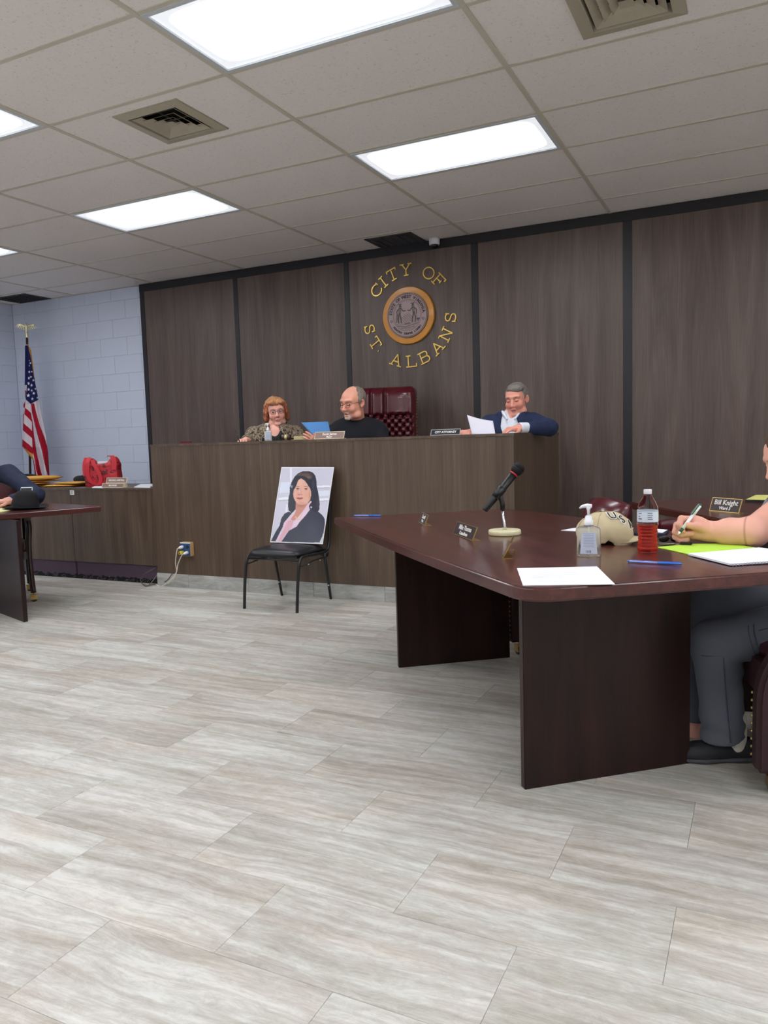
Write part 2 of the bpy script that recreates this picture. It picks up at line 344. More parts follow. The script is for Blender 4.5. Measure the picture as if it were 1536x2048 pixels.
for j in range(-15,19):
    # which rows start on whole, which on half tiles: read from the joints
    off=.5*(j%2)
    for i in range(-13,10):
        cx=FX0+(i+off+.5)*FL_; cy=FY0+(j+.5)*FW_
        if cx-FL_/2<XL or cx+FL_/2>XR or cy-FW_/2<YB or cy+FW_/2>WALL: continue
        l=(np.array([cx,cy,0])-CAM_C)@CAM_R; dep=-l[2]
        vis=dep>.4 and abs(l[0]/dep)*FPX<768+300 and abs(l[1]/dep)*FPX<1024+420 and cy<5.25
        cells.append((0 if vis else 1,dep,cx,cy))
cells.sort(); rest=MB()
for n,(vz,dep,cx,cy) in enumerate(cells):
    if n<300 and vz==0:
        o=bpy.data.objects.new('tile',tm); COL.objects.link(o); o.location=(cx,cy,0); o.parent=fl
    else: rest.add([(cx+x*(FL_-.0015),cy+y*(FW_-.0015),0) for x,y in tv],[(0,1,2,3)])
r_=rest.build('outer_tiles',FLOORM,fl,fix=False); r_['kind']='stuff'
# ceiling: tees, lay-in panels, fixtures
ce=MB().box(XL,XR,YB,WALL+.1,CEIL+.12,CEIL+.2).build('ceiling',mat('ceiling_void',rgb(70,70,70),.9)); tag(ce,kind='structure')
cols=range(-6,5); rows=range(-9,7)
LIGHTS=[(c,r) for c in (-5,-3,-1,1,3) for r in (-9,-6,-3,0,3)]
VENTS=[(-2,1),(0,1)]; GRILLES=[(-2,6),(-6,6)]
rt=MB()
def yrow(r): return GY-(6-r)*TW
for r in rows:
    y=yrow(r)
    rt=MB().box(XL,XR,y-.012,y+.012,CEIL-.001,CEIL+.003); rt.box(XL,XR,y-.002,y+.002,CEIL+.003,CEIL+.03); rt.build('cross_tee',TEE,ce)
for c in cols:
    x=GX+c*TL_
    rt=MB().box(x-.0125,x+.0125,YB,WALL,CEIL-.003,CEIL+.004); rt.box(x-.002,x+.002,YB,WALL,CEIL+.004,CEIL+.035); rt.build('main_tee',TEE,ce)
for nm_,b in (('wall_angle',(XL,XR,WALL-.02,WALL,CEIL-.001,CEIL+.003)),('wall_angle',(XL,XL+.02,YB,WALL,CEIL-.001,CEIL+.003))): MB().box(*b).build(nm_,TEE,ce)
pm={}
def panel(x0,x1,y0,y1):
    k=(round(x1-x0,3),round(y1-y0,3))
    if k not in pm:
        a,b=k[0]/2,k[1]/2; o=MB().box(-a,a,-b,b,CEIL+.003,CEIL+.018).build('ceiling_panel',CT); pm[k]=o.data; bpy.data.objects.remove(o)
    o=bpy.data.objects.new('ceiling_panel',pm[k]); COL.objects.link(o); o.location=((x0+x1)/2,(y0+y1)/2,0); o.parent=ce
xs=[XL]+[GX+c*TL_ for c in cols]+[XR]; ys=[YB]+[yrow(r) for r in rows]+[WALL]
for i in range(len(xs)-1):
    for j in range(len(ys)-1):
        if xs[i+1]-xs[i]<.05 or ys[j+1]-ys[j]<.05: continue
        c=i-1+cols[0]; r=j-1+rows[0]
        if (c,r) in LIGHTS or (c,r) in VENTS or (c,r) in GRILLES: continue
        panel(xs[i]+.006,xs[i+1]-.006,ys[j]+.006,ys[j+1]-.006)
# split panels around vents and grilles
for c,r in VENTS:
    x0,x1=GX+c*TL_,GX+(c+1)*TL_; y0,y1=yrow(r),yrow(r+1); cx=(x0+x1)/2; cy=(y0+y1)/2; h=.205
    b=MB()
    for q in ((x0+.006,cx-h,y0+.006,y1-.006),(cx+h,x1-.006,y0+.006,y1-.006),(cx-h,cx+h,y0+.006,cy-h),(cx-h,cx+h,cy+h,y1-.006)): b.box(*q,CEIL+.003,CEIL+.018)
    b.build('ceiling_panel',CT,ce)
GR={(-2,6):(-3.225,-2.77),(-6,6):(-8.13,-7.6)}
for (c,r),(a,b_) in GR.items():
    x0,x1=max(GX+c*TL_,XL),GX+(c+1)*TL_; y0,y1=yrow(6),WALL
    b=MB().box(x0+.006,a,y0+.006,y1,CEIL+.003,CEIL+.018); b.box(b_,x1-.006,y0+.006,y1,CEIL+.003,CEIL+.018); b.box(a,b_,y0+.006,y0+.06,CEIL+.003,CEIL+.018); b.build('ceiling_panel',CT,ce)
def diff_mat():
    m,nt,b=nm('light_diffuser'); N=nt.nodes.new; L=nt.links.new; tc=N('ShaderNodeTexCoord'); sp=N('ShaderNodeSeparateXYZ'); L(tc.outputs['Object'],sp.inputs[0])
    def MA(op,a,b_=None,c=None):
        n=N('ShaderNodeMath'); n.operation=op
        for i,v in enumerate((a,b_,c)):
            if v is None: continue
            if isinstance(v,(int,float)): n.inputs[i].default_value=v
            else: L(v,n.inputs[i])
        return n.outputs[0]
    # tubes lie along the fixture; the lens is brightest over them and dims toward its ends and edges
    ax_=MA('DIVIDE',MA('ABSOLUTE',sp.outputs[0]),.575); ay=MA('DIVIDE',MA('ABSOLUTE',sp.outputs[1]),.272)
    p=MA('ADD',MA('POWER',ax_,12.),MA('POWER',ay,6.)); s=MA('SMOOTH_MAX',MA('SUBTRACT',1.,MA('MULTIPLY',p,2.0)),.05,.06)
    st=MA('MULTIPLY',s,LAMP_STRENGTH); b.inputs['Base Color'].default_value=rgb(220,225,235); L(st,b.inputs['Emission Strength']); b.inputs['Emission Color'].default_value=(.93,.965,1,1); b.inputs['Roughness'].default_value=.25
    return m
DIFF=diff_mat(); FIXW=mat('fixture_white',rgb(205,210,215),.4)
pos_words={(-1,0):'large bright ceiling light at the top of the photo, nearest the camera',(-1,3):'bright ceiling light above the right half of the bench, right of centre',(-3,3):'bright ceiling light left of centre, behind the square vent',(-3,0):'ceiling light cut by the left edge, level with the square vent',(-5,3):'small ceiling light slice at the left edge, above the flag corner'}
fm=None
for c,r in LIGHTS:
    if r==-9 and c not in (-1,): pass
    cx=GX+(c+.5)*TL_; cy=yrow(r)+TW/2
    e=empty('ceiling_light',(cx,cy,CEIL),label=pos_words.get((c,r)),cat='light',group='recessed ceiling lights')
    if (c,r) not in pos_words: e['label']='recessed ceiling light in the %s row from the panelled wall, %s column'%({3:'first',0:'second',-3:'third',-6:'fourth',-9:'fifth'}[r],{-5:'far left',-3:'near left',-1:'middle',1:'near right',3:'far right'}[c])
    if fm is None:
        a,b=TL_/2-.0125,TW/2-.012; f=MB()
        for q in ((-a,a,-b,-b+.022),(-a,a,b-.022,b),(-a,-a+.022,-b+.022,b-.022),(a-.022,a,-b+.022,b-.022)): f.box(*q,-.004,.012)
        f.box(-a,a,-b,b,.09,.1)
        fo=f.build('frame',FIXW,e); do=MB().box(-a+.022,a-.022,-b+.022,b-.022,.004,.008).build('diffuser',DIFF,e); fm=(fo.data,do.data)
    else:
        for n_,me in zip(('frame','diffuser'),fm): o=bpy.data.objects.new(n_,me); COL.objects.link(o); o.parent=e
# square four-way supply vents
GRB=mat('bracket_grey',rgb(110,106,96),.6); CREAM=mat('vent_cream',rgb(178,170,150),.5,var=.06,vscale=30); DARK=mat('dark_inside',rgb(10,10,14),.9)  # DARK lines the ducts: its black stands in for the shade inside
for (c,r),lb in zip(VENTS,('square cream air vent in the ceiling left of centre','square cream air vent at the top right edge of the photo')):
    cx=GX+(c+.5)*TL_; cy=yrow(r)+TW/2; e=empty('ceiling_vent',(cx,cy,CEIL),label=lb,cat='vent',group='square ceiling supply vents')
    def ring(b,r0,z0,r1,z1,t=.004):
        v=[];q=[(-1,-1),(1,-1),(1,1),(-1,1)]
        for rr,zz in ((r0,z0),(r1,z1),(r1-t*.6,z1+t*.3),(r0-t*.6,z0+t)): v+=[(x*rr,y*rr,zz) for x,y in q]
        f=[]
        for k in range(4):
            for i in range(4): f.append((k*4+i,k*4+(i+1)%4,((k+1)%4)*4+(i+1)%4,((k+1)%4)*4+i))
        b.add(v,f)
    b=MB(); ring(b,.222,-.002,.222,.003); ring(b,.222,-.004,.168,-.012); ring(b,.168,-.012,.160,.03); b.build('vent_frame',CREAM,e,fix=False)
    b=MB().box(-.17,.17,-.17,.17,.075,.08)
    for q in ((-.17,-.165,-.17,.17),(.165,.17,-.17,.17),(-.17,.17,-.17,-.165),(-.17,.17,.165,.17)): b.box(*q,.0,.075)
    b.build('duct_opening',DARK,e)
    for k,(a,b2) in enumerate(((.150,.116),(.108,.074),(.066,.036))):
        b=MB(); ring(b,a,-.008,b2,.011,.0035); b.build('louver',CREAM,e,fix=False)
    b=MB().add([(-.03,-.03,-.008),(.03,-.03,-.008),(.03,.03,-.008),(-.03,.03,-.008),(0,0,.008)],[(0,3,2,1),(0,1,4),(1,2,4),(2,3,4),(3,0,4)]); b.build('centre_cone',CREAM,e)
    b=MB().box(-.155,.155,-.003,.003,.01,.016); b.box(-.003,.003,-.155,.155,.016,.022); b.build('cross_bracket',GRB,e)
GRM=mat('grille_dark',rgb(66,62,64),.5)
for (c,r),(a,b_) in GR.items():
    lb='dark return air grille above the wall emblem, by the camera dome' if c==-2 else 'dark return air grille in the ceiling corner above the flag'
    y0=yrow(6)+.06; y1=WALL-.01; e=empty('air_grille',((a+b_)/2,(y0+y1)/2,CEIL),label=lb,cat='vent',group='dark ceiling return grilles'); hx=(b_-a)/2; hy=(y1-y0)/2
    b=MB()
    for q in ((-hx,hx,-hy,-hy+.02),(-hx,hx,hy-.02,hy),(-hx,-hx+.02,-hy,hy),(hx-.02,hx,-hy,hy)): b.box(*q,-.004,.004)
    b.build('frame',GRM,e); MB().box(-hx,hx,-hy,hy,.04,.045).build('backing',DARK,e)
    nsl=9
    for i in range(nsl):
        y=-hy+.03+(2*hy-.06)*i/(nsl-1); MB().box(-hx+.02,hx-.02,y-.008,y-.005,-.002,.014).build('slat',GRM,e)
    for i in range(1,6):
        x=-hx+2*hx*i/6; MB().box(x-.003,x+.003,-hy+.02,hy-.02,-.003,.0).build('cross_bar',GRM,e)
# dome camera
p=YP(869,478,WALL-.07); e=empty('dome_camera',(p[0],WALL-.075,CEIL),label='small white dome security camera at the ceiling edge',cat='camera')
MB().lathe([(.045,-.055),(.048,-.05),(.05,0)],n=24).build('housing',WHITEP,e); MB().ball((0,-.004,-.058),(.034,.034,.03)).build('dome',mat('smoked_dome',rgb(14,14,16),.1),e)
# walls
wr=MB().box(XL-.1,XR+.1,WALL+.004,WALL+.13,0,CEIL+.2).build('wall_back',MORTAR); tag(wr,kind='structure')
wl=MB().box(XL-.13,XL-.004,YB,WALL+.1,0,CEIL+.2).build('wall_left',MORTAR); tag(wl,kind='structure')
WPAINT=mat('painted_wall',rgb(240,240,240),.6,bump=.2,bscale=60)
for n_,q in (('wall_right',(XR,XR+.1,YB,WALL+.1,0,CEIL+.2)),('wall_front',(XL-.1,XR+.1,YB-.1,YB,0,CEIL+.2))): tag(MB().box(*q).build(n_,WPAINT),kind='structure')
PX0=-6.213
bm_={}
def block(parent,x0,x1,z0,z1,side):
    k=(round(x1-x0,3),round(z1-z0,3),side)
    if k not in bm_:
        a,b=k[0]/2-.0012,k[1]/2-.0012; e=.0026; q=[(-1,-1),(1,-1),(1,1),(-1,1)]
        def P(x,z,d): return (x,-d,z) if side=='b' else (d,x,z)
        v=[P(x*a,z*b,-.0038) for x,z in q]+[P(x*a,z*b,-.003) for x,z in q]+[P(x*(a-e),z*(b-e),0) for x,z in q]
        o=MB().add(v,[(8,9,10,11)]+[(i,(i+1)%4,(i+1)%4+4,i+4) for i in range(4)]+[(i+4,(i+1)%4+4,(i+1)%4+8,i+8) for i in range(4)]).build('block',BLOCK); bm_[k]=o.data; bpy.data.objects.remove(o)
    o=bpy.data.objects.new('block',bm_[k]); COL.objects.link(o); o.parent=parent
    o.location=((x0+x1)/2,WALL,(z0+z1)/2) if side=='b' else (XL,(x0+x1)/2,(z0+z1)/2)
for j in range(15):
    z0=.2032*j; z1=min(z0+.2032,CEIL); s=XL+(.2032 if j%2 else 0)
    xx=[XL]+[s+.4064*i for i in range(0 if j%2 else 1,7)]; xx=[x for x in xx if x<PX0]+[PX0]
    for a,b in zip(xx[:-1],xx[1:]):
        if b-a>.03: block(wr,a,b,z0,z1,'b')
    yy_=[WALL-(.2032 if j%2==0 else 0)-.4064*i for i in range(0,9)]; yy_=([WALL] if j%2==0 else [])+yy_
    for a,b in zip(yy_[1:],yy_[:-1]): block(wl,a,b,z0,z1,'l')
lw=MB()
lw.box(XL-.0039,XL-.0005,YB,min(yy_),0,CEIL); tag(lw.build('far_blocks',BLOCK,wl),kind='stuff')
# laminate panelling
edges=[(-6.155,-4.945),(-4.893,-3.639),(-3.585,-2.349),(-2.285,-1.044),(-.973,.262),(.33,1.55),(1.61,2.83),(2.89,4.19)]
for a,b in edges: MB().box(-(b-a)/2,(b-a)/2,-.012,.023,0,2.895).build('wall_panel',LAM,wr,bevel=.0015).location=((a+b)/2,WALL-.02,0)
bs=MB(); st=[(PX0,-6.155)]+[(edges[i][1],edges[i+1][0]) for i in range(len(edges)-1)]
for a,b in st: MB().box(a,b,WALL-.036,WALL+.003,0,2.895).build('black_strip',BLACKM,wr)
MB().box(PX0,XR,WALL-.038,WALL+.003,2.895,CEIL).build('top_strip',BLACKM,wr)
# ================================================================== THE BENCH (dais)
be=empty('judge_bench',(-3.07,5.03,0),label='long raised walnut laminate bench in front of the panelled wall',cat='bench')
def B(mb,n,m,p=be,**k):
    mb.v=[(x+3.07,y-5.03,z) for x,y,z in mb.v]; return mb.build(n,m,p,**k)
B(MB().box(-4.645,-1.49,5.03,5.07,.113,1.187),'front_panel',LAMD)
B(MB().box(-1.53,-1.49,5.0705,6.3,.113,1.187),'end_panel',LAMD)
B(MB().box(-4.645,-4.605,5.0705,6.3,.113,1.187),'end_panel',LAMD)
B(MB().box(-4.65,-1.485,5.025,5.46,1.187,1.207),'counter_top',LAMD,bevel=.002)
B(MB().box(-1.56,-1.485,5.46,6.3,1.187,1.207),'ledge_top',LAMD,bevel=.002)
B(MB().box(-4.65,-4.575,5.46,6.3,1.187,1.207),'ledge_top',LAMD,bevel=.002)
B(MB().box(-4.6,-1.535,5.9,WALL-.04,.0,.30),'platform',mat('platform_carpet',rgb(70,52,66),.95,bump=.4,bscale=300))
x=-4.645; k=0
for xe in (-4.305,-3.695,-3.085,-2.475,-1.865,-1.49):
    B(MB().box(x+.001,xe-.001,5.02,5.04,0,.113),'baseboard_tile',BASET,bevel=.001); x=xe
B(MB().box(-1.50,-1.48,5.04,5.66,0,.113),'baseboard_tile',BASET); B(MB().box(-1.50,-1.48,5.662,6.3,0,.113),'baseboard_tile',BASET)
# lower recorder's desk to the left
de=empty('low_desk',(-6.4,5.09,0),label='lower walnut laminate desk running left from the raised bench',cat='desk')
def Dk(mb,n,m,**k): mb.v=[(x+6.4,y-5.09,z) for x,y,z in mb.v]; return mb.build(n,m,de,**k)
Dk(MB().box(-5.678,-4.65,5.09,5.12,.16,.815),'front_panel',LAMD); Dk(MB().box(-8.28,-5.684,5.09,5.12,.16,.815),'front_panel',LAMD)
Dk(MB().box(-8.28,-4.652,5.083,5.75,.815,.836),'desk_top',LAMD,bevel=.002)
KICK=mat('purple_carpet',rgb(84,68,84),.95,bump=.5,bscale=350,var=.2,vscale=90)
Dk(MB().box(-5.672,-4.655,5.10,5.125,.035,.16),'carpet_kick',KICK); Dk(MB().box(-8.28,-5.69,5.10,5.125,.02,.16),'carpet_kick',KICK)
# frayed dark underside of the carpet
random.seed(3); poly=[(-8.28,.04)]
x=-4.655; top=[]
fr=MB(); n=120; xsx=np.linspace(-8.28,-4.655,n); hh=.02+.028*np.random.rand(n)*(xsx>-6.6)
for i in range(n-1): fr.add([(xsx[i],5.096,0.001),(xsx[i+1],5.096,0.001),(xsx[i+1],5.0985,hh[i+1]),(xsx[i],5.0985,hh[i]),(xsx[i],5.12,0.001),(xsx[i+1],5.12,0.001),(xsx[i+1],5.12,hh[i+1]),(xsx[i],5.12,hh[i])],[(0,1,2,3),(3,2,6,7),(4,7,6,5)])
Dk(fr,'frayed_carpet_edge',DARK)['kind']='stuff'
thr=MB()
for i in range(26):
    x=random.uniform(-6.3,-4.75); h=random.uniform(.01,.035); w_=random.uniform(.005,.03)
    thr.tube([(x+w_*math.sin(t*2.1),5.089-.004*math.sin(t*3),.004+h*abs(math.sin(t*1.3))) for t in np.linspace(0,3,9)],.0012,4)
Dk(thr,'loose_threads',mat('thread',rgb(120,100,112),.8))['kind']='stuff'
p0=YP(140,980,5.089); p1=YP(149,989,5.089)
t=empty('small_label',((p0[0]+p1[0])/2,5.089,(p0[2]+p1[2])/2),label='tiny white square plate on the low desk front',cat='switch plate')
MB().box(-.026,.026,-.006,0,-.024,.024).build('plate',WHITEP,t,bevel=.002); MB().box(-.012,.012,-.008,-.006,-.014,.014).build('button',mat('label_grey',rgb(190,180,165),.5),t)
# outlet box with its plugs
c0=YP(360,1084,4.99); c1=YP(384,1113,4.99); cx=(c0[0]+c1[0])/2; cz=(c0[2]+c1[2])/2; hw=.052; hz=.058
ob=empty('outlet_box',(cx,5.03,cz),label='blue and cream four-way outlet box on the bench front',cat='outlet')
MB().box(-hw,hw,-.045,0,-hz,hz).build('box',mat('box_cream',rgb(196,160,110),.5),ob,bevel=.004)
MB().box(-hw+.004,hw-.004,-.049,-.0455,-hz+.004,hz-.01).build('cover_plate',mat('cover_blue',rgb(48,84,134),.4),ob,bevel=.001)
MB().box(-hw,hw,-.0495,-.0455,hz-.0095,hz).build('cover_rim',WHITEP,ob)
for sx in (-.024,.024):
    for sz in (-.026,.02): MB().lathe([(.015,0),(.015,.003)],n=16,T=lambda p,sx=sx,sz=sz:(p[0]+sx,-.0492-p[2],p[1]+sz)).build('socket',mat('socket_dark',rgb(30,34,52),.4),ob)
def cordpts(L,n=40):
    P=[np.array(p,float) for p in L]; out=[]; P=[2*P[0]-P[1]]+P+[2*P[-1]-P[-2]]
    for i in range(1,len(P)-2):
        for t in np.linspace(0,1,n//(len(L)-1)+2)[:-1]:
            a,b,c,d=P[i-1:i+3]; out.append(.5*((2*b)+(-a+c)*t+(2*a-5*b+4*c-d)*t*t+(-a+3*b-3*c+d)*t**3))
    return out+[P[-2]]
CORDW=mat('cord_white',rgb(222,216,202),.45); CORDB=mat('cord_brown',rgb(84,62,56),.45)
def plugcord(name,lbl,sx,sz,pix,m,plugm,grp='power cords from the blue outlet'):
    pl=np.array([cx+sx,4.981,cz+sz]); t=empty(name,tuple(pl),label=lbl,cat='cord',group=grp)
    MB().tube([(0,0,0),(0,-.02,0),(-.004,-.032,-.002),(-.012,-.04,-.008)],[.013,.0135,.011,.006],12).build('plug',plugm,t)
    pts=[pl+np.array([-.012,-.04,-.008])]+[YP(x,y,Y) if Y else Z(x,y,.005) for x,y,Y in pix]
    MB().tube([p-pl for p in cordpts(pts,70)],.0042,8).build('cable',m,t)
plugcord('power_cable','white power cord from the upper left socket of the blue outlet',-.024,.02,[(354,1100,4.93),(351,1125,4.96),(353,1143,4.97),(345,1160,4.96),(330,1170,None),(314,1171,None),(322,1164,None),(316,1160,None)],CORDW,WHITEP)
plugcord('power_cable','white power cord from the lower right socket of the blue outlet',.024,-.026,[(364,1110,4.93),(356,1128,4.955),(352,1146,4.96),(338,1163,4.95),(322,1173,None),(312,1169,None)],CORDW,WHITEP)
t=empty('power_plug',(cx-.024,4.981,cz-.026),label='yellow plug in the lower left socket of the blue outlet',cat='plug')
MB().tube([(0,0,0),(0,-.03,0),(0,-.045,0)],[.016,.015,.012],14).build('plug_body',mat('plug_yellow',rgb(226,202,58),.4),t); MB().tube([(0,-.0452,0),(0,-.048,0)],[.006,.006],10).build('cord_hole',BLACKP,t)
pts=[YP(345,1146,4.99),YP(335,1160,4.985),Z(320,1168,.006),Z(300,1170,.006),Z(290,1172,.006),YP(281,1160,4.97),YP(290,1147,5.0),YP(314,1135,5.07)]
b=MB().tube([p-pts[2] for p in cordpts(pts,80)],.004,8); o=b.build('floor_cord',CORDB); o.location=pts[2]; tag(o,'thin brown cord looped at the foot of the bench corner','cord')
pts=[YP(314,1150,5.05),YP(305,1162,5.0),Z(296,1171,.006),Z(288,1168,.006)]
o=MB().tube([p-pts[2] for p in cordpts(pts,30)],.0035,8).build('floor_cord',mat('cord_grey',rgb(128,112,108),.45)); o.location=pts[2]; tag(o,'thin grey cord hanging from the carpet kick to the floor','cord')
# ------------------------------------------------------------------ emblem and lettering on the wall
SCX,SCZ=-2.965,2.328; YW=WALL-.032
se=empty('city_seal',(SCX,YW,SCZ),label='round orange wooden plaque with a grey state seal',cat='emblem')
def dsk(b,r,y0,y1,n=64,bev=.006): return b.lathe([(r-bev,0),(r,bev*.4),(r,(y0-y1)-bev),(r-bev,(y0-y1))],n=n,T=lambda p:(p[0],y0-p[2],p[1]))
dsk(MB(),.262,0,-.028).build('backing_plaque',mat('plaque_orange',rgb(206,134,0),.3,coat=.12,var=.08,vscale=9),se,fix=True)
dsk(MB(),.205,-.028,-.044,bev=.004).build('seal_disc',mat('seal_grey',rgb(138,118,120),.4,.2),se)
def sealcol(u,v):
    X=(u-.5)*2; Y=(v-.5)*2; r=np.hypot(X,Y); im=np.zeros(u.shape+(3,))+lin((168,144,144)); dk=(52,36,44)
    for a,b in ((.955,.985),(.70,.72),(.655,.665)): fill(im,(r>a)&(r<b),dk,.85)
    g=(r<.655)
    # rock with date panel, ground lines, farmer left and miner right, wheat and anvil
    hatch=(np.sin(70*Y+9*np.sin(9*X))>.2)
    fill(im,g&(Y<-.3)&hatch&(np.abs(X)<.62),dk,.5)
    rock=in_poly(X,Y,[(-.22,-.3),(-.26,-.08),(-.1,.06),(.12,.08),(.26,-.05),(.24,-.3)]); fill(im,rock&(np.sin(55*(X+Y))>.1),dk,.55)
    def st(pts,w_,al=.85):
        for (x0,y0),(x1,y1) in zip(pts[:-1],pts[1:]):
            t=np.clip(((X-x0)*(x1-x0)+(Y-y0)*(y1-y0))/((x1-x0)**2+(y1-y0)**2),0,1); fill(im,np.hypot(X-x0-t*(x1-x0),Y-y0-t*(y1-y0))<w_,dk,al)
    for sx in (-1,1):
        q=lambda L:[(sx*x,y) for x,y in L]
        c=.34 if sx<0 else .30
        fill(im,np.hypot(X-sx*c,(Y-.46))<.055,dk,.8); st(q([(c-.09,.52),(c+.09,.52)]),.018); st(q([(c,.4),(c+.03,.16)]),.075,.6); st(q([(c+.03,.1),(c-.02,-.12),(c-.04,-.3)]),.036); st(q([(c+.06,.1),(c+.12,-.12),(c+.1,-.3)]),.036)
        st(q([(c-.02,.34),(c-.16,.2),(c-.26,.22)]),.025); st(q([(c+.05,.34),(c+.18,.2),(c+.16,.05)]),.025); st(q([(c+.16,.3),(c+.2,-.3)]),.012)
    for k in range(7): x=-.58+.03*k; st([(x,-.28),(x+.02*math.sin(k),.12-.03*abs(k-3))],.008,.6)
    st([(.5,-.2),(.6,-.2)],.04); st([(.55,-.3),(.55,-.2)],.02); fill(im,in_poly(X,Y,[(-.16,-.42),(.18,-.40),(.14,-.34),(-.14,-.35)]),dk,.6)
    st([(-.5,-.46),(-.1,-.52),(.3,-.44),(.55,-.38)],.016,.6); st([(-.3,-.56),(.1,-.58),(.35,-.52)],.012,.6)
    for sx in (-1,1): rr=np.hypot(X-sx*.80,Y+.22); fill(im,(rr<.06)&(rr>.03),dk,.9)
    return im
grid_print('seal_engraving',vcol('seal_print',.4),se,230,230,lambda u,v:np.stack([(lambda a,b:a*np.sqrt(1-b*b/2))((u-.5)*2,(v-.5)*2)*.2,np.full_like(u,-.0447),(lambda a,b:b*np.sqrt(1-a*a/2))((u-.5)*2,(v-.5)*2)*.2],-1),
   lambda u,v:sealcol(.5+.5*((u-.5)*2)*np.sqrt(1-((v-.5)*2)**2/2),.5+.5*((v-.5)*2)*np.sqrt(1-((u-.5)*2)**2/2)))
SEALT=mat('seal_lettering',rgb(62,46,54),.5)
def ringtext(s,r,a0,a1,size,out=True):
    n=len(s)
    for i,ch in enumerate(s):
        if ch==' ': continue
        a=math.radians(a0+(a1-a0)*i/(n-1)); x,z=r*math.cos(a),r*math.sin(a); rot=a-PI/2 if out else a+PI/2
        R=np.array([[math.cos(rot),-math.sin(rot),0],[0,0,-1],[math.sin(rot),math.cos(rot),0]],float)
        text('seal_character',ch,size*1.12,(x,-.0452,z),R,SEALT,se,.0004,bold=.0022)
ringtext('STATE OF WEST VIRGINIA',.167,172,8,.034); ringtext('MONTANI SEMPER LIBERI',.168,218,322,.022,False)
# gold slab-serif letters, each mounted on its own
def strokes(ch):
    S={'I':[[(0,-.5),(0,.5)],[(-.2,.5),(.2,.5)],[(-.2,-.5),(.2,-.5)]],
       'T':[[(0,-.5),(0,.5)],[(-.45,.5),(.45,.5)],[(-.45,.5),(-.45,.32)],[(.45,.5),(.45,.32)],[(-.22,-.5),(.22,-.5)]],
       'Y':[[(0,-.5),(0,.0)],[(0,0),(-.38,.5)],[(0,0),(.38,.5)],[(-.55,.5),(-.2,.5)],[(.2,.5),(.55,.5)],[(-.2,-.5),(.2,-.5)]],
       'F':[[(-.3,-.5),(-.3,.5)],[(-.48,.5),(.45,.5)],[(.45,.5),(.45,.28)],[(-.3,.02),(.18,.02)],[(.18,.14),(.18,-.1)],[(-.48,-.5),(-.1,-.5)]],
       'L':[[(-.3,-.5),(-.3,.5)],[(-.5,.5),(-.08,.5)],[(-.5,-.5),(.48,-.5)],[(.48,-.5),(.48,-.25)]],
       'A':[[(-.4,-.5),(0,.5)],[(0,.5),(.4,-.5)],[(-.25,-.15),(.25,-.15)],[(-.58,-.5),(-.22,-.5)],[(.22,-.5),(.58,-.5)]],
       'N':[[(-.35,-.5),(-.35,.5)],[(-.35,.5),(.35,-.5)],[(.35,-.5),(.35,.5)],[(-.55,.5),(-.35,.5)],[(-.52,-.5),(-.16,-.5)],[(.16,.5),(.52,.5)]],
       'B':[[(-.35,-.5),(-.35,.5)],[(-.52,.5),(.1,.5)],[(-.52,-.5),(.15,-.5)],[(-.35,.03),(.12,.03)],
            [(.1+.22*math.sin(a),.265+.235*math.cos(a)) for a in np.linspace(0,PI,9)],[(.14+.27*math.sin(a),-.235+.265*math.cos(a)) for a in np.linspace(0,PI,10)]],
       'O':[[(.46*math.cos(a),.5*math.sin(a)) for a in np.linspace(0,2*PI,25)]],
       'C':[[(.46*math.cos(a),.5*math.sin(a)) for a in np.linspace(.62,2*PI-.62,22)],[(.37,.5),(.37,.2)]],
       'S':[[(.3*math.cos(a),.26+.24*math.sin(a)) for a in np.linspace(.5,PI*1.5,12)]+[(.32*math.cos(a),-.25+.25*math.sin(a)) for a in np.linspace(PI/2,-PI+.5,13)],[(.3,.5),(.3,.2)],[(-.32,-.5),(-.32,-.2)]],
       '.':[[(0,-.06),(0,.06)]]}
    return S[ch]
LET=[('C',757,583,0),('I',767.6,565,0),('T',784.6,548.8,0),('Y',812,539,0),('O',858,545,0),('F',880.7,557.8,0),('S',740.7,658,1),('T',753,684.8,1),('.',756,703,1),('A',792,723,1),('L',823,724,1),('B',850,715.7,1),('A',878,699,1),('N',892,669,1),('S',903.5,635,1)]
WORDS=['first letter of the upper word, left of the seal','second letter of the upper word','third letter of the upper word','last letter of the upper word, top of the ring','upper right of the seal','last letter of the upper arc, right side','left of the seal, start of the lower arc','lower left of the seal, above the dot','','lower left, just before the L','directly below the seal','lower right, just after the L','lower right, two after the L','right side, just below the last S','far right of the seal, end of the lower arc']
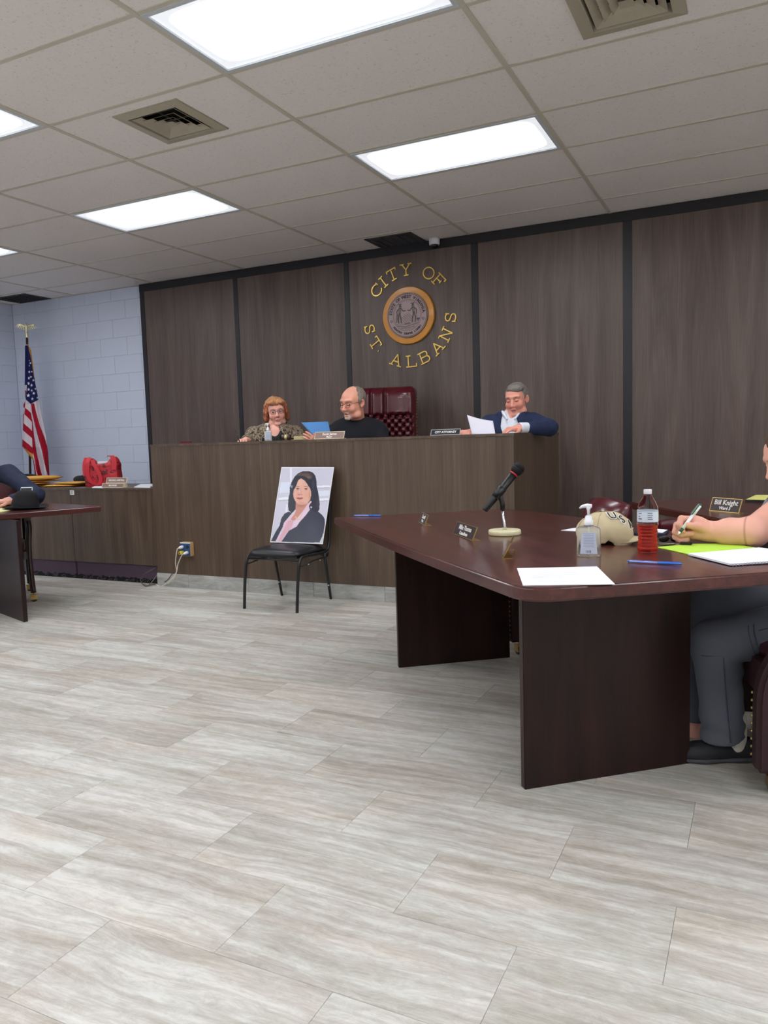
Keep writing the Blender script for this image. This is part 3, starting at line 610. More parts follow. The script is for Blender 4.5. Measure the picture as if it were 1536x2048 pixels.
for (ch,px,py,low),wd in zip(LET,WORDS):
    p=YP(px,py,YW-.01); a=math.atan2(p[2]-SCZ,p[0]-SCX); rr=.418; p=(SCX+rr*math.cos(a),p[1],SCZ+rr*math.sin(a))
    if ch=='.': p=(SCX+.44*math.cos(a),p[1],SCZ+.44*math.sin(a))
    rot=a-PI/2 if not low else a+PI/2
    H=.1; Wd=.118 if ch in 'OC' else .105; b=MB(); wdt=.0055
    for si,pl in enumerate(strokes(ch)):
        if len(pl)>2:
            A_=np.array(pl)*[Wd,H]; D_=np.gradient(A_,axis=0); cl_o=np.allclose(A_[0],A_[-1],atol=1e-6)
            if cl_o: D_[0]=D_[-1]=A_[1]-A_[-2]
            D_/=np.linalg.norm(D_,axis=1)[:,None]; Nn=np.stack([-D_[:,1],D_[:,0]],1)*wdt; nn_=len(A_); TT=lambda p_:(p_[0]*math.cos(rot)-p_[1]*math.sin(rot),-p_[2],p_[0]*math.sin(rot)+p_[1]*math.cos(rot))
            V_=[TT((*(A_[i]+sg*Nn[i]),zz)) for i in range(nn_) for sg,zz in ((1,0),(-1,0),(-1,.0122),(1,.0122))]
            F_=[(i*4+k,i*4+(k+1)%4,i*4+4+(k+1)%4,i*4+4+k) for i in range(nn_-1) for k in range(4)]+([] if cl_o else [(0,1,2,3),(nn_*4-1,nn_*4-2,nn_*4-3,nn_*4-4)])
            b.add(V_,F_); continue
        for (x0,y0),(x1,y1) in zip(pl[:-1],pl[1:]):
            x0_,x1_,y0_,y1_=x0*Wd,x1*Wd,y0*H,y1*H; L=math.hypot(x1_-x0_,y1_-y0_)
            if L<1e-6: continue
            dx,dy=(x1_-x0_)/L,(y1_-y0_)/L; ww=wdt if ch!='.' else .004
            q=[(x0_-dx*ww*.6-dy*-ww,y0_-dy*ww*.6+dx*-ww),(x1_+dx*ww*.6+dy*ww,y1_+dy*ww*.6-dx*ww),(x1_+dx*ww*.6-dy*ww,y1_+dy*ww*.6+dx*ww),(x0_-dx*ww*.6-dy*ww,y0_-dy*ww*.6+dx*ww)]
            q[0]=(x0_-dx*ww*.6+dy*ww,y0_-dy*ww*.6-dx*ww)
            b.prism(q,0,.012+.0002*si,T=lambda p_:(p_[0]*math.cos(rot)-p_[1]*math.sin(rot),-p_[2],p_[0]*math.sin(rot)+p_[1]*math.cos(rot)))
    o=b.build('gold_letter' if ch!='.' else 'gold_dot',GOLDL); o.location=(p[0],YW,p[2])
    tag(o,('gold slab-serif letter %s, %s'%(ch,wd)) if ch!='.' else 'tiny gold full stop after the lower left T','letter',group='gold letters around the seal')
# ================================================================== TABLES
def arc_corner(P,i,r,n=6):
    a,b,c=[np.array(q,float) for q in (P[i-1],P[i],P[(i+1)%len(P)])]; u=(a-b)/np.linalg.norm(a-b); v=(c-b)/np.linalg.norm(c-b); p0=b+u*r; p1=b+v*r
    return [tuple((1-t)**2*p0+2*t*(1-t)*b+t*t*p1) for t in np.linspace(0,1,n)]
def bow(a,b,h,n=8):
    a=np.array(a,float);b=np.array(b,float); d=b-a; nn=np.array([d[1],-d[0]])/np.linalg.norm(d); return [tuple(a+d*t+nn*h*4*t*(1-t)) for t in np.linspace(0,1,n+1)]
def table(label,loc,poly,legs,z=.75,ang=0):
    ca,sa=math.cos(-ang),math.sin(-ang)
    e=empty('conference_table',(loc[0],loc[1],0),rz=ang,label=label,cat='table')
    l2=lambda p:((p[0]-loc[0])*ca-(p[1]-loc[1])*sa,(p[0]-loc[0])*sa+(p[1]-loc[1])*ca)
    b=MB().prism([l2(p) for p in poly],z-.042,z); b.build('table_top',MAH,e,bevel=.006,seg=3)
    for a,c,th in legs:
        a=np.array(a);c=np.array(c); d=(c-a)/np.linalg.norm(c-a); n=np.array([-d[1],d[0]])*th
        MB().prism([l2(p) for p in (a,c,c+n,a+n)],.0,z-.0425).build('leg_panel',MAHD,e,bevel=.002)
    return e
N1=(-.60,2.115); A1=(-2.215,3.859); F1=(-1.39,4.50); G1=(.235,2.76)
poly=[N1]; 
pts=[N1,G1,F1,A1]
corner=arc_corner(pts,0,.11,8); gc=arc_corner(pts,1,.11,8)
front=bow(A1,corner[0],.02)   # A -> near corner
back=bow(gc[-1],F1,.14)
poly=front[:-1]+corner+gc[:-1]+back[:-1]+[F1]
table('large mahogany conference table in the right foreground, with microphone and bottles',(-.98,3.3),poly,[((-.702,2.443),(-.218,2.869),.03),((-1.688,3.564),(-1.206,3.946),.03)],ang=math.radians(131))
# small cam-lock cover on the near leg panel, power-cord casters etc. are children of the table
tip=np.array((-4.53,4.34)); d1=np.array((-.292,-.956)); d2=np.array((-.966,.259))
Lp=[tuple(tip),tuple(tip+d2*1.05),tuple(tip+d2*1.05+d1*2.4),tuple(tip+d1*2.4)]
Lp=[Lp[0]]+bow(Lp[0],Lp[1],0,1)[1:]+bow(Lp[1],Lp[2],-.08)[1:]+bow(Lp[2],Lp[3],0,1)[1:]+bow(Lp[3],Lp[0],-.06)[1:-1]
table('mahogany conference table at the left edge, with a black hat on it',(-5.3,3.3),Lp,[((-4.60,3.64),(-5.21,3.85),-.03),((-4.98,2.35),(-5.59,2.56),-.03)],ang=math.radians(73))
c0=np.array((-.76,5.06)); da=np.array((.53,-.85)); db=np.array((.85,.53))
Rp=[tuple(c0),tuple(c0+da*2.3),tuple(c0+da*2.3+db*1.0),tuple(c0+db*1.0)]
table('mahogany table farther back at the right edge, with one name plate',(.2,4.6),Rp,[(tuple(c0+da*.55+db*.18),tuple(c0+da*.55+db*.82),.03),(tuple(c0+da*1.9+db*.18),tuple(c0+da*1.9+db*.82),.03)],ang=math.radians(122))
# ------------------------------------------------------------------ black stacking chair with the portrait
ch=empty('stacking_chair',(-3.12,4.75,0),label='black vinyl stacking chair in front of the bench, holding the portrait',cat='chair')
def C(mb): mb.v=[(x+3.12,y-4.75,z) for x,y,z in mb.v]; return mb
def cushion(x0,x1,y0,y1,z0,zr,crown,n=14):
    b=MB(); V=[];F=[]
    for i in range(n+1):
        for j in range(n+1):
            u=i/n*2-1; v=j/n*2-1; w_=(1-abs(u)**5)*(1-abs(v)**5); 
            k=1-.06*(abs(u)**4)*(abs(v)**4)*2; V.append(((x0+x1)/2+u*k*(x1-x0)/2,(y0+y1)/2+v*k*(y1-y0)/2,zr+crown*max(w_,0)**.35*(1-.35*(u*u+v*v)/2)))
    for i in range(n):
        for j in range(n): a=i*(n+1)+j; F.append((a,a+n+1,a+n+2,a+1))
    b.add(V,F,True); m=len(V)
    ring=[i*(n+1) for i in range(n+1)]+[n*(n+1)+j for j in range(1,n+1)]+[i*(n+1)+n for i in range(n-1,-1,-1)]+[j for j in range(n-1,0,-1)]
    lo=[(V[q][0],V[q][1],z0) for q in ring]; b.add([V[q] for q in ring]+lo,[(i,(i+1)%len(ring),(i+1)%len(ring)+len(ring),i+len(ring)) for i in range(len(ring))]+[tuple(range(len(ring),2*len(ring)))],False); return b
C(cushion(-3.315,-2.875,4.485,4.895,.398,.412,.034)).build('seat',BLACKV,ch,smooth=True)
C(MB().box(-3.30,-2.89,4.50,4.88,.383,.398)).build('seat_board',BLACKP,ch,bevel=.003)
for sx,xt,xb in ((-1,-3.318,-3.362),(1,-2.872,-2.918)):
    xb=-3.362 if sx<0 else -2.912
    C(MB().tube(cordpts([(xb,4.508,.0),((xt+xb)/2,4.50,.20),(xt,4.495,.335),(xt,4.53,.385),(xt+0,4.60,.392)],40),.0115,10)).build('front_leg',BLACKT,ch)
    C(MB().tube(cordpts([(xt,4.60,.392),(xt,4.75,.385),(xt,4.86,.386)],20),.0115,10)).build('side_rail',BLACKT,ch)
    xr=-3.362 if sx<0 else -2.922
    C(MB().tube([(xt,4.84,.386),((xt+xr)/2,4.92,.19),(xr,5.0,.0)],.0105,10)).build('rear_leg',BLACKT,ch)
    C(MB().tube(cordpts([(xt,4.86,.386),(xt,4.90,.41),(xt,4.925,.5),(xt,4.955,.83),(xt*.9+(-3.095)*.1,4.957,.855),((xt-3.095)/2,4.96,.86),(-3.095,4.96,.86)],50),.0105,10)).build('back_upright',BLACKT,ch)
    C(MB().tube([(xt,4.52,.33),(xt,4.70,.345),(xt,4.87,.345)],.006,8)).build('side_brace',BLACKT,ch)
    for (px_,pz) in ((4.62,.335),(4.78,.34)): C(MB().ball((xt,px_,pz-.006),.006)).build('bumper',mat('bumper_clear',rgb(180,170,150),.4) if 'bumper_clear' not in bpy.data.materials else bpy.data.materials['bumper_clear'],ch)
    C(MB().ball((xr*.62+xt*.38-(0),4.9415,.118),.006)).build('glide',WHITEP,ch)
C(MB().tube([(-3.31,4.505,.372),(-2.88,4.505,.372)],.008,8)).build('front_rail',BLACKT,ch)
C(MB().box(-3.26,-2.93,4.925,4.95,.62,.83)).build('backrest',BLACKV,ch,bevel=.008)
# the portrait board: a flat print leaning on the chair back
pb=empty('portrait_board',(-3.09,4.80,.447),label='large portrait print of a dark-haired woman in a blazer, propped on the chair',cat='picture')
TLp,TRp=YP(563,934,4.965),YP(668,934,4.965); BLp,BRp=YP(540,1083,4.795),YP(645,1086,4.795); O_=np.array((-3.09,4.80,.447))
BLp[2]=BRp[2]=(BLp[2]+BRp[2])/2; BLp[2]=BRp[2]=.449; nrm=np.cross(TRp-TLp,TLp-BLp); nrm/=np.linalg.norm(nrm)
if nrm[1]>0: nrm=-nrm
q=[TLp,TRp,BRp,BLp]; v=[p-O_ for p in q]+[p-O_-nrm*.005 for p in q]
MB().add(v,[(0,1,2,3),(7,6,5,4),(0,4,5,1),(1,5,6,2),(2,6,7,3),(3,7,4,0)]).build('foam_board',WHITEP,pb)
def portrait(u,v):
    # u right, v down; drawn on a 1536 x 1865 sheet whose board corners are TL, TR, BR, BL
    c=[(245,155),(1405,135),(1145,1812),(0,1790)]
    X=(1-u)*(1-v)*c[0][0]+u*(1-v)*c[1][0]+u*v*c[2][0]+(1-u)*v*c[3][0]; Y=(1-u)*(1-v)*c[0][1]+u*(1-v)*c[1][1]+u*v*c[2][1]+(1-u)*v*c[3][1]
    im=np.zeros(u.shape+(3,))+lin((206,204,220)); pf=lambda L,col,a=1.: fill(im,in_poly(X,Y,L),col,a)
    pf([(430,150),(480,150),(470,560),(440,560)],(232,232,242)); pf([(1040,540),(1345,530),(1340,570),(1045,590)],(236,236,246)); pf([(1050,590),(1340,570),(1338,590),(1050,606)],(178,176,196)); pf([(1070,660),(1320,640),(1300,760),(1090,780)],(222,226,240)); pf([(1080,830),(1310,810),(1305,860),(1090,880)],(236,236,246)); pf([(1090,880),(1305,862),(1302,880),(1095,898)],(180,178,198))  # first stripe, top left: a glossy reflection painted into the print colours
    pf([(170,830),(400,800),(400,860),(165,880)],(234,234,244)); pf([(160,885),(400,865),(400,885),(158,905)],(184,182,200)); pf([(220,480),(430,470),(420,700),(190,720)],(222,230,246),.7); pf([(350,960),(385,960),(370,1130),(330,1150)],(228,228,240))  # large pale patch at the left: likewise a reflection painted in
    hair=(36,38,54)
    hp=[(430,590),(470,470),(540,350),(620,270),(720,225),(860,215),(960,250),(1010,320),(1035,430),(1040,560),(1070,680),(1090,820),(1105,960),(1090,1080),(1060,1130),(980,1150),(900,1120),(800,1100),(560,1080),(470,1150),(405,1110),(392,1000),(400,830),(430,720)]
    pf(hp,hair)
    fill(im,soft(X,Y,800,310,190,90,.8)*in_poly(X,Y,hp),(108,80,72),.75); fill(im,soft(X,Y,860,360,90,50,.8),(124,112,84),.6); fill(im,soft(X,Y,960,520,40,180,.8)*in_poly(X,Y,hp),(66,66,92),.5); fill(im,soft(X,Y,1060,930,50,170,.8)*in_poly(X,Y,hp),(72,56,70),.6); fill(im,soft(X,Y,660,300,110,60,.8)*in_poly(X,Y,hp),(110,84,84),.5)
    pf([(570,900),(840,880),(860,1010),(780,1120),(640,1300),(500,1330),(450,1310),(560,1120)],(206,142,124)); fill(im,soft(X,Y,690,990,130,60,.8),(170,104,90),.6)
    face=[(590,520),(620,430),(680,385),(740,395),(800,470),(870,560),(912,660),(915,760),(890,860),(840,930),(770,965),(690,975),(620,960),(560,900),(520,820),(508,740),(520,650),(560,590)]
    pf(face,(226,172,152)); fm=in_poly(X,Y,face)
    fill(im,soft(X,Y,660,480,110,110,1.)*fm,(238,196,178),.6); fill(im,soft(X,Y,590,760,60,80,1.)*fm,(236,160,150),.55); fill(im,soft(X,Y,810,760,70,90,1.)*fm,(232,152,130),.55); fill(im,soft(X,Y,880,760,40,170,1.)*fm,(186,124,104),.6); fill(im,soft(X,Y,690,940,120,40,1.)*fm,(206,140,126),.6)
    pf([(560,585),(600,560),(650,565),(655,580),(600,578)],(120,84,78),.8); pf([(750,560),(800,548),(850,572),(850,590),(800,565),(752,575)],(120,84,78),.8)
    for cx_ in (612,800): fill(im,soft(X,Y,cx_,615,50,26,.6),(86,50,46),.9); fill(im,soft(X,Y,cx_,622,16,12,.4),(24,18,24)); fill(im,soft(X,Y,cx_,655,52,16,1.),(196,140,126),.5)
    pf([(665,590),(690,600),(700,700),(720,735),(700,750),(640,755),(600,745),(610,715),(650,700)],(216,150,132),.45); fill(im,soft(X,Y,640,752,45,14,.6),(150,86,78),.7); fill(im,soft(X,Y,700,750,30,12,.6),(150,86,78),.6); fill(im,soft(X,Y,655,680,20,40,1.),(246,214,200),.7)
    pf([(572,818),(620,808),(660,816),(700,806),(748,822),(700,852),(650,860),(600,848)],(190,96,94)); pf([(580,822),(650,828),(745,822),(650,835)],(128,56,60)); fill(im,soft(X,Y,655,890,50,16,1.),(206,146,132),.6)
    pf([(590,380),(700,390),(780,440),(900,620),(915,700),(960,640),(900,420),(760,330),(640,330),(560,420),(540,560),(520,660),(560,560)],hair)
    blazer=[(400,1130),(470,1150),(560,1080),(450,1200),(300,1380),(270,1480),(110,1790),(0,1790),(20,1760),(100,1600),(200,1440),(240,1280),(310,1180)]; pf(blazer,(38,42,62))
    pf([(830,1060),(900,1000),(980,1130),(1070,1120),(1150,1190),(1205,1270),(1220,1420),(1190,1560),(1145,1700),(1090,1800),(240,1800),(450,1500),(590,1450)],(46,50,70)); fill(im,soft(X,Y,960,1500,240,260,1.),(56,60,82),.6)
    pf([(450,1300),(540,1180),(580,1090),(480,1190),(300,1380),(275,1500),(110,1790),(240,1790),(330,1640),(400,1560),(590,1455),(650,1360),(790,1210),(885,1080),(860,1000),(905,930),(930,900),(900,880),(820,980),(740,1100),(620,1250),(520,1340)],(226,196,214)); pf([(400,1330),(470,1320),(520,1340),(480,1470),(330,1640),(240,1790),(170,1790),(280,1560)],(226,172,186)); pf([(620,1260),(760,1120),(880,1070),(650,1360),(590,1440),(500,1430)],(232,206,226),.8)
    for k in range(14):
        t=k/13; fill(im,soft(X,Y,560+150*t,1180+90*math.sin(t*3.1)-60*t+60,14,12,.3),(232,190,150))
    fill(im,soft(X,Y,915,1025,22,22,.3),(210,206,220)); fill(im,soft(X,Y,470,570,35,40,.5),(150,160,190),.7)
    pf([(1180,1560),(1160,1650),(1090,1800),(1145,1800)],(214,214,224))
    return im
PRN=vcol('print',.22,.5)
def ppos(u,v):
    a,b,c,d=[p-O_+nrm*.0008 for p in q]; u=u[...,None];v=v[...,None]; e=.012; u=e+u*(1-2*e); v=e+v*(1-2*e); return (1-u)*(1-v)*a+u*(1-v)*b+u*v*c+(1-u)*v*d
grid_print('print',PRN,pb,150,190,ppos,portrait)
# ================================================================== NAME PLATES
def nameplate(label,p0,p1,lines,h=.055,lean=22,face=PLATEB,metal=BRASS,cat='name plate',size=.019,bord=.0035,name='name_plate',grp=None):
    """p0,p1: bottom line of the face, left and right as read"""
    p0=np.array(p0,float); p1=np.array(p1,float); w_=np.linalg.norm(p1-p0); mid=(p0+p1)/2; a=math.atan2(p1[1]-p0[1],p1[0]-p0[0])
    e=empty(name,tuple(mid),rz=a,label=label,cat=cat,group=grp); th=math.radians(lean); s,c=math.sin(th),math.cos(th)
    T=lambda p:(p[0],p[2]*s-(-p[1])*c*0+p[1]*c,p[2]*c-p[1]*s)      # x along, y thickness back, z up the face
    MB().box(-w_/2,w_/2,0,.0022,0,h,T).build('plate_back',metal,e); MB().box(-w_/2,w_/2,.001,.034,0,.0022).build('base_flange',metal,e)
    MB().box(-w_/2+bord,w_/2-bord,-.0012,-.0001,bord,h-bord,T).build('plate_face',face,e)
    b=MB(); 
    for q_ in ((-w_/2,w_/2,0,bord),(-w_/2,w_/2,h-bord,h),(-w_/2,-w_/2+bord,bord,h-bord),(w_/2-bord,w_/2,bord,h-bord)): b.box(q_[0],q_[1],-.002,-.0001,q_[2],q_[3],T)
    b.build('plate_rim',metal,e)
    R=np.array([[1,0,0],[0,s,-c],[0,c,s]],float)
    for txt,zz,sz in lines: text('lettering',txt,sz,T((0,-.0016,zz*h)),R,TEXTW,e,.0003,bold=.0006)
    return e
def tz(x,y,z=.7505): return Z(x,y,z)
nameplate('brass and brown name plate left of the microphone base',tz(906,1068),tz(945,1082),[('Mike Thomas',.66,.030),('Councilman',.26,.022)],h=.062)
p=tz(843,1048); ry_=np.array([p[0],p[1],0])/np.hypot(p[0],p[1]); rd=np.array([ry_[1],-ry_[0],0])
dn=-ry_*.985+rd*.17; dn/=np.linalg.norm(dn); nameplate('far name plate seen edge-on near the back of the big table',p-dn*.09,p+dn*.09,[('Council',.66,.028),('Ward',.28,.02)],h=.058)
p=tz(1004,1108); nameplate('brass name plate seen from its edge in front of the microphone base',p+np.array((-.015,.105,0)),p+np.array((.035,-.105,0)),[],h=.064,lean=28)
nameplate('black name plate reading Ward 3 on the farther right table',tz(1478,1027)+np.array((-.15,.13,0)),tz(1478,1027),[('Bill Knight',.66,.038),('Ward 3',.26,.024)],h=.077,lean=20)
GOLDP=mat('plate_gold',rgb(214,198,150),.4,.2); TAN=mat('plate_taupe',rgb(142,112,104),.4); CREAMP=mat('plate_cream',rgb(226,218,188),.5)
nameplate('taupe name plate with cream rim on the bench in front of the man in black',(-3.045,5.05,1.2075),(-2.79,5.05,1.2075),[('Scott James',.66,.026),('Mayor',.27,.019)],h=.058,face=TAN,metal=CREAMP)
nameplate('black name plate reading CITY ATTORNEY on the bench',(-2.095,5.05,1.2075),(-1.875,5.05,1.2075),[('CITY ATTORNEY',.5,.021)],h=.044,face=mat('plate_black',rgb(34,36,44),.3),metal=mat('plate_silver',rgb(190,196,200),.3,.5))
nameplate('upper taupe plate of the stacked pair on the low desk, reading WESTFALL',(-5.30,5.15,.876),(-5.055,5.15,.876),[('VERONICA WESTFALL',.5,.019)],h=.05,lean=18,face=TAN,metal=CREAMP)
nameplate('lower taupe plate of the stacked pair on the low desk, reading RECORDER',(-5.32,5.115,.8365),(-5.06,5.115,.8365),[('RECORDER',.5,.019)],h=.042,lean=18,face=TAN,metal=CREAMP)
MB().box(-.11,.11,-.012,.012,0,.036).build('plate_stand',CREAMP).location=(-5.175,5.16,.838)
o=bpy.data.objects['plate_stand']; tag(o,'cream block holding up the stacked name plates','stand')
# ================================================================== THINGS ON THE BIG TABLE
def sheet(name,label,cat,pix,m,z=.7505,th=.0012,curl=0,grp=None):
    P=[Z(x,y,z) for x,y in pix]; c=sum(P)/len(P); e=[(p[0]-c[0],p[1]-c[1]) for p in P]
    if sum(e[i][0]*e[(i+1)%len(e)][1]-e[(i+1)%len(e)][0]*e[i][1] for i in range(len(e)))<0: e=e[::-1]
    o=MB().prism(e,0,th).build(name,m); o.location=(c[0],c[1],z); return tag(o,label,cat,grp)
# microphone on its weighted stand
mc=tz(1009.5,1069); st_=empty('microphone_stand',(mc[0],mc[1],.7505),label='desk microphone stand with round cream base and chrome post',cat='stand')
CRM=mat('stand_cream',rgb(222,214,176),.4)
MB().lathe([(.070,0),(.072,.003),(.072,.018),(.069,.022)],n=40).build('base',CRM,st_)
dpt=mc[:2]@np.array([-.438,.894]); 
def atd(x,y,dp):      # point at a given depth along the view from the pixel
    r=_ray(x,y); return CAM_C+r*dp
dep0=-(np.array([mc[0],mc[1],.75])-CAM_C)@CAM_R[:,2]
pt=atd(1005,1015,dep0)-np.array([mc[0],mc[1],.7505]); 
MB().tube([(0,0,.022),(0,0,.034),(0,0,.045),(-.002,0,.06),pt*.6,pt],[.010,.010,.0075,.0065,.006,.0055],14).build('post',CHROME,st_)
MA_,MB_=atd(969,1021,dep0),atd(1036,938,dep0); O2=np.array([mc[0],mc[1],.7505]); ax_=(MB_-MA_)/np.linalg.norm(MB_-MA_)
cl=(MA_+(MB_-MA_)*.42)-O2
MB().tube([pt+np.array((0,0,-.012)),pt+np.array((0,0,.012)),cl*.5+pt*.5+np.array((0,0,.012)),cl-np.array((0,0,.012))],[.010,.011,.010,.012],12).build('swivel',BLACKP,st_)
b=MB(); b.tube([cl-ax_*.026,cl+ax_*.03],[.0185,.0205],16); b.build('clip',BLACKP,st_)
mi=empty('microphone',tuple(MA_),label='black handheld microphone with a red ring, tilted up in its stand',cat='microphone')
r0=MA_; L=np.linalg.norm(MB_-MA_); RR=frame_zn(ax_) ; 
def TM(p): v=RR@np.array(p); return (v[0],v[1],v[2])
MB().lathe([(.013,0),(.0145,.004),(.0155,.05),(.018,L*.86)],n=24,T=TM).build('handle',BLACKP,mi)
MB().lathe([(.0195,L*.86),(.0205,L*.875),(.0195,L*.89)],n=24,T=TM).build('red_ring',mat('ring_red',rgb(190,40,60),.3),mi)
GRL=mat('grille_black',rgb(20,20,22),.5,.4,bump=1.,bscale=900)
MB().lathe([(.0185,L*.89),(.025,L*.93),(.0275,L*.985)],n=28,T=TM).build('grille_lower',GRL,mi)
MB().lathe([(.0284,L*.985),(.0284,L*1.0)],n=28,T=TM).build('grille_band',BLACKT,mi)
MB().lathe([(.0275,L*1.0),(.0272,L*1.04),(.0235,L*1.08),(.015,L*1.105),(.002,L*1.112)],n=28,T=TM).build('grille_dome',GRL,mi)
# pens
PENB=mat('pen_blue',rgb(70,96,190),.25,coat=.3); PENC=mat('pen_clear_blue',rgb(140,160,225),.2,coat=.3); PENT=mat('pen_cap_blue',rgb(52,110,205),.25,coat=.3)
def pen(label,pa,pb_,flip=False):
    a=Z(*pa,.7555); b_=Z(*pb_,.7555); d=b_-a; L_=np.linalg.norm(d); e=empty('ballpoint_pen',tuple(a),rz=math.atan2(d[1],d[0]),label=label,cat='pen',group='blue stick pens on the big table')
    X=lambda p:(p[2],p[0],p[1])
    MB().lathe([(.003,0),(.0038,.002),(.0038,L_*.55)],n=6,T=X).build('barrel',PENC,e); MB().lathe([(.0015,.002),(.0015,L_*.5)],n=8,T=lambda p:(p[2],p[0],p[1]+.0036)).build('ink_tube',PENB,e)
    MB().lathe([(.0045,L_*.55),(.0048,L_*.57),(.0044,L_*.97),(.002,L_)],n=16,T=X).build('cap',PENT,e); MB().box(L_*.60,L_*.95,-.001,.001,.0046,.0058).build('clip',PENT,e)
    MB().lathe([(.0042,-.004),(.0042,.001)],n=12,T=X).build('end_plug',PENB,e)
pen('blue ballpoint pen alone near the far left corner of the big table',(709,1031),(762,1031)); pen('blue ballpoint pen at the near edge, beside the bottle',(1258,1122.5),(1364,1128))
sheet('paper_sheet','white sheet of paper at the near left corner of the big table','paper',[(1034,1137),(1194,1133.5),(1230,1169),(1046,1171.5)],PAPER)
e_=bpy.data.objects['paper_sheet']; PRT=mat('faint_print',rgb(176,178,196),.7)
P4=[Z(x,y,.752) for x,y in [(1034,1137),(1194,1133.5),(1230,1169),(1046,1171.5)]]; b=MB()
for k in (.3,.42,.5,.58,.78): 
    for (s0,s1) in ((.12,.7),) if k<.5 else ((.12,.5),):
        w_=.004; cs=[]
        for (uu,vv) in ((s0,k-w_),(s1,k-w_),(s1,k+w_),(s0,k+w_)): pq=(1-uu)*(1-vv)*P4[0]+uu*(1-vv)*P4[1]+uu*vv*P4[2]+(1-uu)*vv*P4[3]; cs.append((pq[0]-e_.location.x,pq[1]-e_.location.y,.0014))
        b.add(cs,[(0,1,2,3)])
b.build('printed_lines',PRT,e_,fix=False)
sheet('paper_sheet','small corner of white paper behind the beige cap and sanitizer bottle','paper',[(1122,1061),(1150,1056),(1175,1059),(1160,1063)],PAPER)
# sanitizer
def clear(name,c,rough=.04,ior=1.45):
    m,nt,b=nm(name); b.inputs['Base Color'].default_value=c; b.inputs['Transmission Weight'].default_value=1; b.inputs['Roughness'].default_value=rough; b.inputs['IOR'].default_value=ior; return m
CLR=clear('clear_plastic',(.93,.95,.97,1),.05,1.15); CLR.node_tree.nodes['Principled BSDF'].inputs['Transmission Weight'].default_value=.86; CLW=clear('cloudy_plastic',(.86,.89,.95,1),.1,1.15); CLW.node_tree.nodes['Principled BSDF'].inputs['Transmission Weight'].default_value=.5; LBL=mat('sanitizer_label',rgb(196,204,222),.5); LBP=mat('label_print',rgb(120,128,160),.6)
def sanitizer(label,loc,rz,s=1.,w_=.082,dth=.042,hb=.104,cm_=None):
    e=empty('sanitizer_bottle',loc,rz=rz,label=label,cat='bottle',group='pump sanitizer bottles'); rr=.012*s
    def rr_poly(w2,d2,r,n=4):
        o=[]
        for cx_,cy_,a0 in ((w2-r,d2-r,0),(-w2+r,d2-r,90),(-w2+r,-d2+r,180),(w2-r,-d2+r,270)):
            for k in range(n+1): a=math.radians(a0+90*k/n); o.append((cx_+r*math.cos(a),cy_+r*math.sin(a)))
        return o
    lay=[(.9,0),(1,.004),(1.,hb*.88),(.97,hb*.95),(.8,hb),(.42,hb+.004*s),(.36,hb+.008*s)]; V=[];F=[]; n=20
    for k,z in lay: V+=[(x,y,z*1.) for x,y in rr_poly(w_/2*k,dth/2*min(1,k*1.05),rr*k)]
    for j in range(len(lay)-1):
        for i in range(n): F.append((j*n+i,j*n+(i+1)%n,(j+1)*n+(i+1)%n,(j+1)*n+i))
    F+=[tuple(range(n))[::-1],tuple((len(lay)-1)*n+i for i in range(n))]
    MB().add(V,F,True).build('bottle_body',cm_ or CLR,e)
    MB().prism([(-w_*.36,hb*.1),(w_*.36,hb*.1),(w_*.29,hb*.84),(-w_*.29,hb*.84)],-dth/2-.0016,-dth/2-.0008,ax=1).build('label',LBL,e)
    b=MB()
    for k in range(9): z=hb*(.34+.055*k); b.box(-w_*.22,w_*.22,-dth/2-.002,-dth/2-.0017,z,z+hb*.012)
    for k in range(7): x=-w_*.12+w_*.035*k; b.box(x,x+w_*(.008+.012*(k%3)),-dth/2-.002,-dth/2-.0017,hb*.13,hb*.22)
    b.build('label_print',LBP,e)
    z=hb+.006*s
    MB().lathe([(.0150*s,z),(.0158*s,z+.004*s),(.0155*s,z+.018*s),(.0125*s,z+.020*s),(.0115*s,z+.033*s),(.008*s,z+.036*s)],n=24).build('pump_collar',WHITEP,e)
    MB().tube([(0,0,z+.034*s),(0,0,z+.055*s),(0,0,z+.066*s)],[.0045*s,.006*s,.0105*s],14).build('pump_stem',WHITEP,e)
    MB().tube([(.012*s,0,z+.0685*s),(-.004*s,0,z+.0695*s),(-.022*s,0,z+.067*s),(-.031*s,0,z+.061*s)],[.0065*s,.0085*s,.006*s,.0035*s],12).build('nozzle',WHITEP,e)
    MB().tube([(0,0,.006),(0,0,z)],.0022*s,8).build('dip_tube',mat('dip_tube',rgb(215,220,225),.3) if 'dip_tube' not in bpy.data.materials else bpy.data.materials['dip_tube'],e)
p=tz(1175.5,1113); sanitizer('clear pump bottle of hand sanitizer on the big table, in front of the beige cap',(p[0],p[1]+.018,.7505),math.radians(11))
sanitizer('small pump bottle standing on the bench in front of the woman',(-3.495,5.10,1.2075),math.radians(22),s=.78,w_=.056,dth=.032,hb=.074,cm_=CLW)
